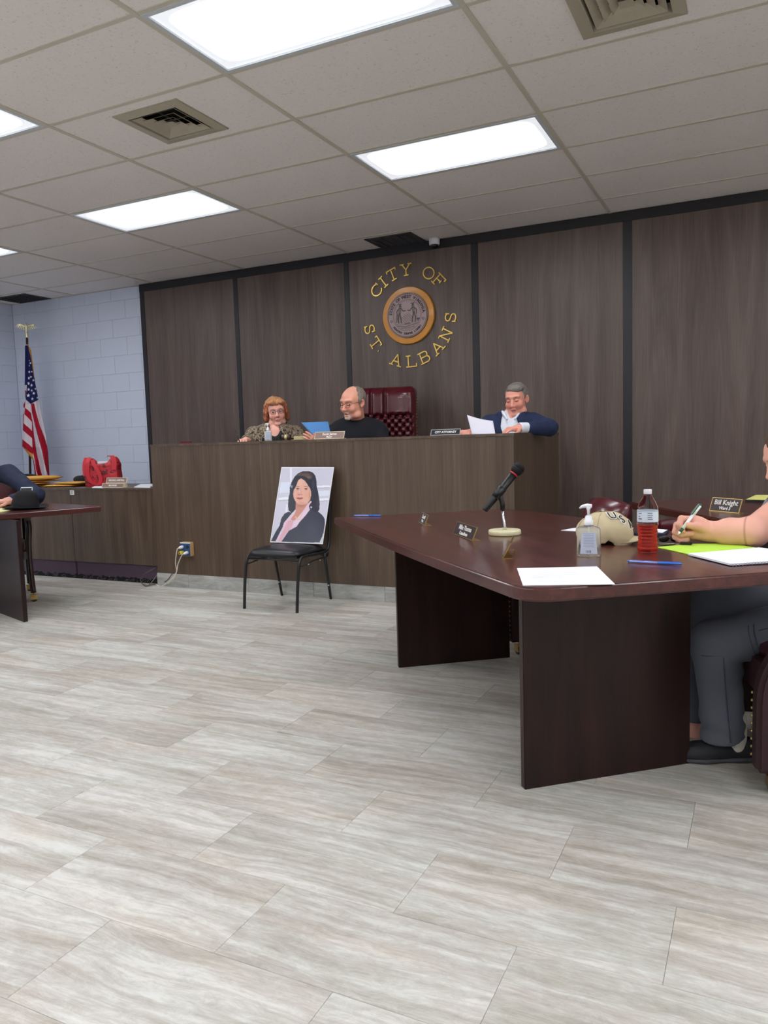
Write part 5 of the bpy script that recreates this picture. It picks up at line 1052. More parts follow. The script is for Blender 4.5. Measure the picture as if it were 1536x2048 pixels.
# ================================================================== LEFT TABLE THINGS
h0=np.array((-4.98,4.03,.7505)); ht=empty('black_fedora',tuple(h0),rz=math.radians(20),label='black felt fedora lying on the left table',cat='hat')
sdf_mesh('crown',[W0.ell((0,0,.03),(.100,.084,.10)),W0.ell((.01,0,.09),(.086,.068,.062)),W0.cap((-.07,0,.185),(.07,0,.172),.028,op='sub',k=.03),W0.ell((0,0,-.1),(.3,.3,.1),op='sub',k=.004)],.004,.02,FELT,ht)
V=[];F=[];nn=48
for j,(ra,rb) in enumerate(((.092,.078),(.115,.10),(.140,.122),(.162,.142),(.166,.146))):
    for i in range(nn): a=2*PI*i/nn; V.append((ra*math.cos(a),rb*math.sin(a),.008+.022*(j/4)**2*(math.sin(a)**2)+.004*math.sin(2*a+1)*(j/4)))
for j in range(4):
    for i in range(nn): F.append((j*nn+i,j*nn+(i+1)%nn,(j+1)*nn+(i+1)%nn,(j+1)*nn+i))
o=MB().add(V,F,True).build('brim',FELT,ht); mo=o.modifiers.new('s','SOLIDIFY'); mo.thickness=.004
V=[];F=[]
for z in (.012,.042):
    for i in range(nn): a=2*PI*i/nn; V.append(((.0975-.06*z)*math.cos(a),(.0825-.06*z)*math.sin(a),z))
for i in range(nn): F.append((i,(i+1)%nn,nn+(i+1)%nn,nn+i))
o=MB().add(V,F,True).build('ribbon_band',mat('hat_ribbon',rgb(10,10,12),.5),ht,fix=False)
tb=empty('tablet',(-5.02,4.06,.7505),rz=math.radians(20),label='white-edged tablet propped behind the black hat',cat='tablet')
T=lambda p:(p[0],p[1]+.25*p[2],p[2]); MB().box(-.05,.045,0,.008,0,.160,T).build('tablet_frame',WHITEP,tb,bevel=.003); MB().box(-.046,.041,-.001,-.0002,.006,.155,T).build('screen',BLACKP,tb)
sheet('yellow_pad','pale yellow pad on the left table under the hand','notepad',[(-40,1026),(0,1017),(33,1014),(30,1019),(-10,1028)],mat('pale_yellow',rgb(228,222,160),.7),th=.006)
pp=Z(22,1008,.76); MB().tube([(0,0,.0),(.02,.01,.03),(.05,.01,.035),(.07,.0,.01),(.075,-.02,0)],.0025,6).build('earphone_cord',WHITEP).location=tuple(pp); tag(bpy.data.objects['earphone_cord'],'thin white cord looping beside the hand on the left table','cord')
o=MB().ball((0,0,.012),(.03,.018,.012)).build('black_gadget',BLACKP); o.location=tuple(Z(14,1012,.7505)); tag(o,'small black gadget by the hand on the left table','gadget')
# ================================================================== PEOPLE
SKIN=vcol('skin',.5,.4,sss=.12)
HAIRM=vcol('hair',.55,.3,bump=.6,bscale=260)
def mixc(C,m_,c,a=1.): m_=np.clip(m_*a,0,1)[:,None]; return C*(1-m_)+lin(c)*m_
def gau(P,c,s): return np.exp(-(((P-np.array(c))/np.array(s))**2).sum(1))
def head_prims(F,s=1.,jowl=0.,nose=1.,ears=True,mouth_open=0.):
    E=lambda c,r,**k:F.ell(np.array(c)*s,np.array(r)*s,**k); Cp=lambda a,b,ra,rb=None,**k:F.cap(np.array(a)*s,np.array(b)*s,ra*s,(rb if rb is None else rb*s),**k)
    L=[E((0,.018,.036),(.075,.095,.084)),E((0,-.028,.028),(.066,.064,.070)),E((0,-.022,-.032),(.062+.006*jowl,.070,.078)),E((0,-.036,-.078),(.044+.012*jowl,.046,.036)),
       Cp((-.012,-.080,-.098),(.012,-.080,-.098),.0145,k=.014*s)]
    for q in (-1,1):
        L+=[Cp((q*.014,-.090,.030),(q*.046,-.076,.030),.0095,k=.014*s),E((q*.040,-.064,-.030),(.026,.026,.026),k=.02*s),E((q*.050,-.02,-.085),(.02+.012*jowl,.035,.022+.008*jowl),k=.02*s)]
    for q in (-1,1): L.append(E((q*.031,-.099,.006),(.0175,.0145,.0125),op='sub',k=.009*s))
    for q in (-1,1): L.append(E((q*.031,-.0785,.005),(.0145,.0135,.012),k=.004*s))
    L+=[Cp((0,-.088,.020),(0,-.1065,-.022),.0075*nose,.0105*nose,k=.009*s),E((0,-.112,-.030),(.0125*nose,.0125,.011),k=.006*s)]
    for q in (-1,1): L.append(E((q*.0125*nose,-.101,-.034),(.0085,.011,.0085),k=.004*s))
    L+=[Cp((-.016,-.089,-.0615),(0,-.096,-.059),.0050,.0058,k=.005*s),Cp((.016,-.089,-.0615),(0,-.096,-.059),.0050,.0058,k=.005*s),Cp((-.014,-.088,-.0715-.008*mouth_open),(.014,-.088,-.0715-.008*mouth_open),.0062,k=.005*s)]
    if mouth_open: L.append(E((0,-.099,-.067),(.014,.012,.0055*mouth_open),op='sub',k=.003*s))
    if ears:
        for q in (-1,1): L+=[F.ell(np.array((q*.078,.016,-.004))*s,np.array((.009,.020,.031))*s,R=rzm(q*-18)@rx(-10),k=.006*s),F.ell(np.array((q*.083,.012,.000))*s,np.array((.006,.010,.017))*s,R=rzm(q*-18),op='sub',k=.004*s),E((q*.076,.004,-.026),(.007,.009,.010),k=.006*s)]
    return L
def face_color(F,s,base,brow,lip=(176,92,88),blush=.35,beard=None,lids='down'):
    def f(P):
        Q=F.loc(P)/s; C=np.tile(lin(base),(len(P),1)); rnd=(wob(P[:,0],P[:,1],P[:,2],55,3)+1)/2; C=C*(1-.10*rnd[:,None])
        front=(Q[:,1]<-.03)
        for q in (-1,1):
            C=mixc(C,gau(Q,(q*.040,-.078,-.032),(.022,.03,.022)),(214,112,98),blush); C=mixc(C,gau(Q,(q*.080,.01,-.005),(.014,.03,.03)),(208,120,104),.5)
            eb=gau(Q,(q*.031,-.085,.0305+.0),(.017,.03,.0042)); C=mixc(C,eb*1.6,brow,.75)
            e=np.exp(-((Q[:,0]-q*.031)/.0155)**4-((Q[:,2]-(.0005))/.0022)**2)*front; C=mixc(C,e*1.5,(44,28,26),.9)
            if lids=='open': e=np.exp(-((Q[:,0]-q*.031)/.0125)**4-((Q[:,2]-.005)/.0042)**2)*front; C=mixc(C,e*1.5,(196,186,180),.8); e=np.exp(-((Q[:,0]-q*.031+.003)/.0055)**2-((Q[:,2]-.0055)/.0048)**2)*front; C=mixc(C,e*1.8,(40,30,30),1.)
            C=mixc(C,gau(Q,(q*.031,-.085,-.010),(.017,.03,.005)),(168,104,92),.4); C=mixc(C,gau(Q,(q*.029,-.085,.019),(.018,.03,.005)),(170,108,94),.35)
            C=mixc(C,np.exp(-((Q[:,0]-q*(.021+.25*np.maximum(0,-.038-Q[:,2])))/.0035)**2-((Q[:,2]+.053)/.017)**2)*front,(158,92,82),.45)
            C=mixc(C,gau(Q,(q*.008,-.106,-.040),(.0042,.012,.0032)),(96,44,40),.8)
        C=mixc(C,gau(Q,(0,-.112,-.030),(.013,.012,.012)),(220,118,104),.3)
        C=mixc(C,np.exp(-(Q[:,0]/.023)**4-((Q[:,2]+.066)/.009)**2)*(Q[:,1]<-.07),lip,.75); C=mixc(C,np.exp(-(Q[:,0]/.022)**4-((Q[:,2]+.0662)/.0018)**2)*(Q[:,1]<-.07),(92,36,36),.85)
        C=mixc(C,gau(Q,(0,-.086,-.084),(.016,.02,.004)),(160,98,86),.4)
        if beard is not None: C=beard(Q,C)
        return C
    return f
def hand_prims(F,side,curl=(20,20,20,20),s=1.,thumb=None,spread=1.,k=.006):
    L=[F.box(np.array((0,.046,-.002))*s,np.array((.030,.036,.004))*s,.009*s,k=.012*s),F.cap((0,-.01*s,0),(0,.03*s,0),.025*s,.024*s,k=.014*s),F.ell(np.array((side*.024,.030,-.010))*s,np.array((.016,.026,.014))*s,k=.01*s)]
    Ls=[.072,.080,.074,.058]; yb=[.086,.090,.086,.078]; rr=[.0088,.009,.0085,.0074]
    for i in range(4):
        x=side*(.0305-.0200*i); a=0; p=np.array((x,yb[i],0.)); sp=side*(1.5-i)*.05*spread
        L.append(F.cap(np.array((x*.8,.045,0))*s,p*s,.0085*s,rr[i]*1.08*s,k=.008*s))
        for j,(fr_,cf) in enumerate(((.45,.8),(.31,1.),(.24,.7))):
            a+=math.radians(curl[i]*cf); d=np.array((sp,math.cos(a),-math.sin(a))); q=p+d*Ls[i]*fr_; L.append(F.cap(p*s,q*s,rr[i]*s*(1-.08*j),rr[i]*s*(.92-.09*j),k=.003)); p=q
    th=thumb or [(side*.030,.022,-.008),(side*.052,.048,-.016),(side*.058,.078,-.022)]
    L+=[F.cap(np.array(th[0])*s,np.array(th[1])*s,.0125*s,.0108*s,k=.007),F.cap(np.array(th[1])*s,np.array(th[2])*s,.0105*s,.0085*s,k=.003)]
    return L
def hframe(w_,d,dors): d=np.array(d,float); d/=np.linalg.norm(d); z=np.array(dors,float); z-=d*(z@d); z/=np.linalg.norm(z); return Fr(w_,np.stack([np.cross(d,z),d,z],1))
def fbox(p,r): p=np.array(p,float); return (p-r,p+r)
def glasses(par,F,s,m_,w_=.026,h_=.017,y=-.104,z=.003,tl=.09,thick=.0014,lens=True):
    g=MB()
    for q in (-1,1):
        ring=[F(np.array((q*.032+w_*math.copysign(abs(math.cos(t))**.7,math.cos(t)),y+.004*abs(math.cos(t)),z+h_*math.copysign(abs(math.sin(t))**.7,math.sin(t))))*s) for t in np.linspace(0,2*PI,25)[:-1]]
        g.tube(ring,thick,6,closed=True); g.tube([F(np.array((q*(.032+w_),y+.004,z+.008))*s),F(np.array((q*.079,y+.045,z+.008))*s),F(np.array((q*.083,.008,z+.006))*s)],thick,6)
    g.tube([F(np.array((-.007,y,z+.004))*s),F(np.array((0,y-.002,z+.007))*s),F(np.array((.007,y,z+.004))*s)],thick,6); g.build('glasses',m_,par)
def torso(F,sx,k=1.,g=0.,belly=.0):
    """chest frame F at breastbone height; facing -Y"""
    L=[F.ell((0,0,0),(.165*sx+g,.115*k+g,.20+g)),F.ell((0,-.01-belly*.4,-.22),(.155*sx+g+belly*.3,.125*k+g+belly,.19+g)),F.ell((0,.01,.10),(.155*sx+g,.085*k+g,.075+g)),F.ell((0,.02,-.36),(.17*sx+g,.14+g,.12+g))]
    return L
def legs(F,hipz,kneey=-.42,shin=.42,sx=.10,r=.08,g=0): 
    L=[]
    for q in (-1,1): L+=[F.cap((q*sx,0,hipz),(q*(sx+.03),kneey,hipz+.01),r+g,r*.72+g),F.cap((q*(sx+.03),kneey,hipz+.01),(q*(sx+.03),kneey+.02,hipz-shin),r*.7+g,r*.5+g)]
    return L
def person(label,base=(0,0,0)): return empty('person',base,label=label,cat='person')
def place(o,base):     # geometry made in room coordinates, kept under an Empty at the base
    me=o.data; v=np.zeros(len(me.vertices)*3,np.float32); me.vertices.foreach_get('co',v); v=v.reshape(-1,3)-np.array(base,np.float32); me.vertices.foreach_set('co',v.ravel()); me.update(); return o
def settle(e):
    for c in list(e.children): place(c,e.location)
fabric_fold=lambda amp,f,sd:(lambda X,Y,Q:amp*wob(X,Y,Q,f,sd)+amp*.5*wob(X,Y,Q,f*2.1,sd+2))
# ---------------------------------------------------------------- the attorney
FAR=-CAM_R[:,2]
def seated(label,hp,hdep,yaw,pitch,roll,s,chest,cyaw,sx,arms,base,skin,headkw,colkw,hair,haircol,cloth,neck_r=.060,belly=.03,clean=-8,lo=(0,0),lyaw=None):
    Hc=atd(*hp,hdep); FH=Fr(Hc,rzm(yaw)@rx(pitch)@ry(roll)); FC=Fr(chest,rzm(cyaw)@rx(clean)); e=person(label,base); LF=Fr((chest[0]+lo[0],chest[1]+lo[1],0),rzm(cyaw if lyaw is None else lyaw))
    L=torso(FC,sx,g=-.012,belly=belly)+legs(LF,.84,shin=.48)
    nb=FC((0,.015,.175)); L+=[W0.cap(FH((0,.022*s,-.05*s)),nb,neck_r,neck_r*1.12,k=.02),W0.ell(FC((0,0,.13)),(.10,.07,.06),k=.03)]
    L+=head_prims(FH,s,**headkw); fine=[(*fbox(FH((0,-.02,0)),.135*s+.0),.0036)]
    for q,(el,wr,hf,hk) in zip((1,-1),arms):
        sh=FC((q*.175*sx,.01,.09)); L+=[W0.cap(sh,el,.045,.038,k=.03),W0.cap(el,wr,.036,.026,k=.02)]
        if hf is not None: L+=hand_prims(hf,**hk); fine.append((*fbox(hf((0,.055,-.015)),.10),.0042))
    sdf_mesh('body',L,.016,.018,SKIN,e,color=face_color(FH,s,skin,**colkw),fine=fine,smooth=1)
    hair(FH,s,e); cloth(FC,FH,e,arms,nb,sx)
    sdf_mesh('trousers',legs(LF,.84,shin=.45,g=.016)+[FC.ell((0,.02,-.36),(.19*sx,.16,.12))],.02,.03,mat('trouser_cloth',rgb(40,42,52),.9) if 'trouser_cloth' not in bpy.data.materials else bpy.data.materials['trouser_cloth'],e)
    for q in (-1,1):
        f=LF; MB().ball(f((q*.13,-.40,base[2]+.045)),(.05,.11,.045)).build('shoe',BLACKP,e)
    settle(e); return e,FH,FC
def hair_mesh(prims,cols,par,F,s,name='hair',h=.0042,amp=.003,f=110,k=.012):
    def col(P):
        Q=F.loc(P)/s; n=(wob(Q[:,0]*3,Q[:,1],Q[:,2],150,1)+1)/2; c=lin(cols[0])*(1-n[:,None])+lin(cols[1])*n[:,None]
        if len(cols)>2: t=np.clip((Q[:,2]-.05)/.05,0,1)[:,None]; c=c*(1-t*.6)+lin(cols[2])*t*.6
        return c
    sdf_mesh(name,prims,h,k,HAIRM,par,color=col,disp=lambda X,Y,Q:amp*wob(X,Y,Q,f,4)+amp*.4*wob(X,Y,Q,f*2.2,7),smooth=1)
def sleeves(arms,FC,sx,ra,rb,rc_,cut=.0,dz=0):
    L=[]
    for q,(el,wr,_,_) in zip((1,-1),arms):
        sh=FC((q*.18*sx,.01,.105+dz)); wr2=np.array(el)+(np.array(wr)-np.array(el))*(1-cut); L+=[W0.cap(sh,el,ra,rb,k=.035),W0.cap(el,wr2,rb,rc_,k=.02)]
    return L
# attorney
def att_hair(F,s,e):
    E=lambda c,r,**k:F.ell(np.array(c)*s,np.array(r)*s,**k)
    hair_mesh([E((0,.022,.042),(.083,.099,.084)),E((.010,-.040,.088),(.058,.045,.030)),E((.034,-.02,.088),(.040,.06,.030),R=ry(14)),E((-.004,-.098,-.012),(.084,.082,.090),op='sub',k=.006),E((0,.0,-.10),(.12,.2,.075),op='sub',k=.01)],((92,86,82),(152,146,140),(128,122,116)),e,F,s)
def att_cloth(FC,FH,e,arms,nb,sx):
    NAVY=mat('navy_blazer',rgb(28,40,74),.85,bump=.25,bscale=400,var=.12,vscale=12)
    B_=torso(FC,sx,g=.018,belly=.03)+sleeves(arms,FC,sx,.064,.058,.050,.30)+[FC.cap((q*.088,-.065,.165),(q*.022,-.150,-.06),.020,.017,k=.006) for q in (-1,1)]+[FC.cap((-.15,.01,.115),(.15,.01,.115),.055,k=.03),FC.ell((-.01,-.150,.06),(.066,.12,.24),R=ry(-8),op='sub',k=.008),FC.ell((0,.0,.21),(.092,.105,.085),op='sub',k=.01)]
    sdf_mesh('blazer',B_,.007,.03,NAVY,e,disp=fabric_fold(.0045,38,2))
    for q in (-1,1):
        pass
    WS=mat('white_shirt',rgb(226,230,240),.75,bump=.15,bscale=60)
    S_=torso(FC,sx,g=.006,belly=.03)+[W0.cap(nb-np.array((0,0,.03)),nb+(FH((0,.02,-.1))-nb)*.45,.072,.074,k=.02),W0.cap(nb-np.array((0,0,.0)),FH((0,.02,-.06)),.0625,.066,op='sub',k=.004),FC.ell((-.0,-.115,.195),(.032,.09,.075),op='sub',k=.006)]+[FC.cap((q*.066,-.060,.180),(q*.028,-.128,.112),.013,.010,k=.008) for q in (-1,1)]
    sdf_mesh('shirt',S_,.0055,.02,WS,e,disp=fabric_fold(.0025,45,5))
    el,wr=np.array(arms[0][0]),np.array(arms[0][1]); d=(wr-el)/np.linalg.norm(wr-el)
    sdf_mesh('shirt_cuff',[W0.cap(wr-d*.085,wr-d*.018,.041,.040),W0.cap(wr-d*.02,wr+d*.05,.031,.031,op='sub',k=.003)],.004,.006,WS,e)
def pt(x,y,dep): return atd(x,y,dep)
ac=np.array(pt(1024,873,5.84)); 
EL=pt(1100,856,5.68); WL_=pt(1038,856,5.50); hl=hframe(WL_,pt(985,862,5.38)-WL_,(0,-.25,1))
ER=pt(965,880,5.66); WR=pt(925,868,5.42); hr=hframe(WR,pt(952,862,5.30)-WR,(0,-.6,.8))
seated('man in navy blazer and white shirt reading papers at the right end of the bench',(1033,799),5.80,-4,12,-3,1.0,ac,14,1.0,[(EL,WL_,hl,dict(side=-1,curl=(14,20,24,28))),(ER,WR,hr,dict(side=1,curl=(35,40,42,45)))],(ac[0],ac[1]+.02,.30),
  (240,166,146),dict(jowl=.35,nose=1.05),dict(brow=(120,96,84),blush=.55),att_hair,None,att_cloth,neck_r=.053,belly=.04,lo=(-.24,.02),lyaw=0)
# his paper
def held_sheet(name,label,cat,pix,m_,cat2=None,th=.0012,bend=.0):
    P=[pt(*q) for q in pix]; c=sum(P)/4; n_=8; V=[];F=[]; nr=np.cross(P[1]-P[0],P[3]-P[0]); nr/=np.linalg.norm(nr)
    for i in range(n_+1):
        for j in range(n_+1): u,v=i/n_,j/n_; V.append((1-u)*(1-v)*P[0]+u*(1-v)*P[1]+u*v*P[2]+(1-u)*v*P[3]-c+nr*bend*math.sin(PI*u))
    for i in range(n_):
        for j in range(n_): a=i*(n_+1)+j; F.append((a,a+1,a+n_+2,a+n_+1))
    o=MB().add(V,F,True).build(name,m_); o.location=tuple(c); mo=o.modifiers.new('s','SOLIDIFY'); mo.thickness=th; tag(o,label,cat); return o
held_sheet('held_papers','white papers held up by the man in the navy blazer','paper',[(934,830,5.36),(986,842,5.31),(991,869,5.23),(944,869,5.29)],mat('paper_shade',rgb(216,212,224),.75),bend=.012)
# ---------------------------------------------------------------- the man in black
def may_hair(F,s,e):
    E=lambda c,r,**k:F.ell(np.array(c)*s,np.array(r)*s,**k)
    hair_mesh([E((0,.030,.038),(.080,.094,.082)),E((.012,-.085,.045),(.070,.098,.086),op='sub',k=.01),E((0,.0,-.11),(.12,.2,.08),op='sub',k=.01)]+[E((q*.076,-.004,.018),(.008,.016,.026)) for q in (-1,1)],((112,98,88),(158,146,134)),e,F,s,amp=.0016)
def beard(Q,C):
    m_=np.exp(-((np.abs(Q[:,0])-.022)/.008)**2-((Q[:,2]+.082)/.022)**2)*(Q[:,1]<-.04)+np.exp(-(Q[:,0]/.024)**4-((Q[:,2]+.050)/.005)**2)*(Q[:,1]<-.07)+np.exp(-(Q[:,0]/.026)**4-((Q[:,2]+.103)/.014)**2)*(Q[:,1]<-.05)
    return mixc(C,m_*1.1,(206,190,180),.8)
def may_cloth(FC,FH,e,arms,nb,sx):
    BK=mat('black_sweater',rgb(15,17,27),.9,bump=.3,bscale=300,var=.2,vscale=10)
    B_=torso(FC,sx,g=.026,belly=.05)+sleeves(arms,FC,sx,.074,.068,.055,.04,-.025)+[FC.cap((-.13,.01,.115),(.13,.01,.115),.062,k=.06),W0.cap(nb-np.array((0,0,.02)),nb+(FH((0,.02,-.1))-nb)*.25,.078,.076,k=.03),W0.cap(nb-np.array((0,0,.01)),FH((0,.01,-.05)),.063,.072,op='sub',k=.006)]
    sdf_mesh('sweater',B_,.007,.035,BK,e,disp=fabric_fold(.0055,30,6))
mcn=np.array(pt(712,885,6.22)); 
EL=pt(765,900,6.05); WL_=pt(690,890,5.90); ER=pt(655,895,6.1); WR=pt(636,893,5.95)
hl=hframe(WL_,pt(664,886,5.86)-WL_,(0,-.3,1)); hr=hframe(WR,pt(622,880,5.90)-WR,(.3,-.8,.4))
seated('man in black sweater with glasses and grey goatee reading from a blue folder',(706,806),6.10,-14,12,3,1.06,mcn,12,1.08,[(EL,WL_,hl,dict(side=-1,curl=(30,34,36,40))),(ER,WR,hr,dict(side=1,curl=(30,34,36,38)))],(mcn[0],mcn[1]+.02,.30),
  (236,168,144),dict(jowl=.2,nose=1.05,mouth_open=1.),dict(brow=(150,124,108),beard=beard,blush=.3),may_hair,None,may_cloth,belly=.06)
mp=[o for o in bpy.data.objects if o.get('category')=='person'][-1]
FHm=Fr(atd(706,806,6.10)-np.array(mp.location),rzm(-14)@rx(12)@ry(3)); glasses(mp,FHm,1.06,mat('glasses_dark',rgb(40,34,36),.3,.5))
held_sheet('blue_folder','blue folder held open in front of the man in black','folder',[(602,845,6.02),(656,843,5.96),(664,880,5.90),(634,880,5.92)],mat('folder_blue',rgb(70,128,190),.55),th=.002)
# ---------------------------------------------------------------- the woman
def wom_hair(F,s,e):
    E=lambda c,r,**k:F.ell(np.array(c)*s,np.array(r)*s,**k)
    P_=[E((0,.028,.044),(.092,.102,.086)),E((-.01,.02,.10),(.06,.065,.040))]
    for q in (-1,1): P_+=[E((q*.088,.020,-.005),(.024,.050,.055)),E((q*.094,.022,-.050),(.020,.036,.030))]
    P_+=[E((-.03,-.076,.080),(.052,.024,.022),R=ry(14)),E((.04,-.062,.084),(.042,.028,.026)),E((0,-.120,-.022),(.078,.090,.090),op='sub',k=.006),E((0,.0,-.17),(.14,.2,.08),op='sub',k=.01)]
    rg=np.random.RandomState(5)
    for i in range(190):
        th,ph=rg.uniform(0,2*PI),math.acos(rg.uniform(-.55,1)); d=np.array((math.sin(ph)*math.cos(th),math.sin(ph)*math.sin(th),math.cos(ph)))
        if d[1]<-.25 and d[2]<.42: continue
        c=np.array((0,.026,.042))+d*np.array((.092,.102,.086))*rg.uniform(.93,1.0); t=np.array((-d[1],d[0],0))*rg.uniform(-1,1)+np.array((d[0],d[1],0))*max(0,d[2])*.8+np.array((0,0,-1.))*(1.1-abs(d[2])); t/=np.linalg.norm(t); r_0=rg.uniform(.008,.012)
        P_.insert(0,F.cap((c-t*.020)*s,(c+t*.020+d*.006)*s,r_0*s,r_0*.6*s,k=.004))
    hair_mesh(P_,((104,44,30),(206,128,86),(200,150,104)),e,F,s,amp=.0045,f=120,h=.0036,k=.007)
def wom_cloth(FC,FH,e,arms,nb,sx):
    m,nt,b=nm('leopard_cloth'); tc=nt.nodes.new('ShaderNodeTexCoord'); vo=nt.nodes.new('ShaderNodeTexNoise'); vo.inputs['Scale'].default_value=38; vo.inputs['Detail'].default_value=3; vo.inputs['Distortion'].default_value=1.6; nt.links.new(tc.outputs['Object'],vo.inputs['Vector'])
    nt.links.new(ramp(nt,vo.outputs[0],[(.34,(.02,.014,.012,1)),(.44,(.05,.035,.028,1)),(.50,(.28,.20,.13,1)),(.56,(.34,.27,.19,1)),(.66,(.09,.06,.045,1))]),b.inputs['Base Color']); b.inputs['Roughness'].default_value=.85
    B_=torso(FC,sx,g=.026,belly=.04)+sleeves(arms,FC,sx,.066,.060,.050,.06)+[FC.cap((-.16,.01,.12),(.16,.01,.12),.056,k=.04),FC.ell((0,-.15,.03),(.075,.10,.22),op='sub',k=.012),W0.ell(nb,(.098,.098,.11),op='sub',k=.012)]
    sdf_mesh('leopard_jacket',B_,.007,.035,m,e,disp=fabric_fold(.005,40,1))
    BK=mat('black_top',rgb(18,18,24),.8)
    S_=torso(FC,sx,g=.008,belly=.04)+[FC.ell((0,-.12,.19),(.058,.12,.12),op='sub',k=.01),W0.cap(nb-np.array((0,0,.0)),FH((0,.02,-.06)),.066,.07,op='sub',k=.006)]
    sdf_mesh('black_top',S_,.006,.02,BK,e)
    sdf_mesh('black_scarf',[W0.cap(FC((.090,.02,.200)),FC((.060,-.125,.07)),.020,.016),W0.cap(FC((-.095,.02,.19)),FC((-.095,-.120,.04)),.016,.014)],.006,.01,BK,e)
wc=np.array(pt(551,893,6.62)); EL=pt(612,905,6.50); WL_=pt(575,902,6.25); ER=pt(497,890,6.55); WR=pt(494,880,6.30)
hl=hframe(WL_,pt(560,900,6.2)-WL_,(0,-.2,1)); hr=hframe(WR,pt(476,880,6.12)-WR,(0,-.3,1))
seated('woman with red curly hair, glasses and leopard print jacket behind the bench',(552.5,825),6.62,37,2,-5,.98,wc,32,1.05,[(EL,WL_,hl,dict(side=-1,curl=(24,26,28,30))),(ER,WR,hr,dict(side=1,curl=(40,46,50,55)))],(wc[0],wc[1]+.02,.30),
  (244,180,162),dict(jowl=.15,nose=.92,ears=False),dict(brow=(150,104,84),lids='open',lip=(196,120,112),blush=.4),wom_hair,None,wom_cloth,neck_r=.056,belly=.04)
wp=[o for o in bpy.data.objects if o.get('category')=='person'][-1]
FHw=Fr(atd(552.5,825,6.62)-np.array(wp.location),rzm(37)@rx(2)@ry(-5)); glasses(wp,FHw,.98,mat('glasses_purple',rgb(66,48,72),.3,.4),w_=.024,h_=.0145)
pa=pt(471,861,6.20); pb2=pt(479,883,6.15); o=MB().tube([(0,0,0),pb2-pa],.0045,8).build('dark_pen',BLACKP); o.location=tuple(pa); tag(o,'dark pen in the hand of the red-haired woman','pen')
# ---------------------------------------------------------------- the writer at the right edge
W_=Z(1420,1064,.794); E_=Z(1508,1063,.803); HS=1.12; d0=-(W_-CAM_C)@CAM_R[:,2]
dh=np.array((-.93,-.36,.10)); hf=hframe(W_,dh,(-.25,.62,.62))
fc=np.array((-.92,-.39,0)); lt=np.array((.39,-.92,0))   # his facing and his left
hip=np.array((.30,3.20,.56)); wb_=(hip[0],hip[1],.0)
nosep=atd(1522,930,3.02); FHr=Fr(nosep-fc*.12+np.array((0,0,.03)),np.stack([np.array((.39,-.92,0)),-fc,(0,0,1)],1)@rx(26))
chst=np.array((.31,3.17,.86)); FCr=Fr(chst,np.stack([np.array((.39,-.92,0)),-fc,(0,0,1)],1)@rx(10))
SR=atd(1628,972,3.26); SLf=FCr((.19,.0,.10)); ELf=SLf+np.array((.02,-.02,-.27)); WLf=ELf+fc*.22+np.array((0,0,-.02))
ks_=lambda x,y,dp:atd(x,y,dp)
shf=Z(1448,1520,0); sdep=-(shf-CAM_C)@CAM_R[:,2]
sdep_k=sdep+.02
KL=ks_(1431,1286,sdep_k); HL=hip+lt*.10+np.array((0,0,-.02)); AL=ks_(1448,1478,sdep+.0)
off=-lt*.27; KR=KL+off+np.array((.00,.0,.055)); HR_=hip-lt*.11; ARk=ks_(1390,1470,sdep+.24)
e=person('man in grey T-shirt writing at the big table, cut by the right edge',(hip[0],hip[1],0.))
L=torso(FCr,1.15,g=-.01,belly=.04)+[W0.cap(FHr((0,.02,-.05)),FCr((0,.01,.18)),.062,.07,k=.02)]+head_prims(FHr,1.02,jowl=.5)
L+=[W0.cap(SR,E_,.066,.055,k=.03),W0.cap(E_,E_*.45+W_*.55,.0545,.050,k=.02),W0.cap(E_*.45+W_*.55,W_,.049,.036,k=.02),W0.cap(SLf,ELf,.06,.05,k=.03),W0.cap(ELf,WLf,.048,.034,k=.02)]
L+=[W0.cap(HL,KL,.085,.06,k=.03),W0.cap(KL,AL,.055,.04,k=.02),W0.cap(HR_,KR,.085,.06,k=.03),W0.cap(KR,ARk,.055,.04,k=.02)]
q_=lambda x,y,dz:atd(x,y,d0+dz)
def fing(pts,rs,k=.004):
    return [W0.cap(q_(*pts[i]),q_(*pts[i+1]),rs[i],rs[i+1],k=k if i else .010) for i in range(len(pts)-1)]
L+=[W0.cap(q_(1420,1062,0),q_(1390,1048,-.002),.037,.031,k=.015),W0.cap(q_(1416,1068,.005),q_(1384,1066,.008),.030,.026,k=.015),W0.ell(q_(1398,1048,-.008),(.030,.026,.026),k=.012)]
L+=fing([(1392,1040,.004),(1363,1038,-.012),(1358,1050,-.022),(1365,1062,-.028)],[.0155,.0138,.0128,.0108])
L+=fing([(1386,1048,.016),(1354,1050,.006),(1351,1064,-.004),(1362,1069,-.014),(1382,1067,-.018)],[.0150,.0130,.0128,.0132,.0125])
L+=fing([(1386,1058,.022),(1353,1060,.014),(1351,1074,.004),(1361,1081,-.004),(1374,1079,-.008)],[.0140,.0125,.0118,.0112,.0105])
L+=fing([(1386,1068,.022),(1362,1070,.024),(1356,1080,.014),(1368,1085,.006)],[.0125,.0110,.0102,.0095])
L+=fing([(1414,1058,-.018),(1394,1053,-.032),(1375,1050,-.036)],[.021,.0150,.0128])
L+=hand_prims(hframe(WLf,fc,(0,0,1)),1,curl=(20,22,24,26),s=1.05)
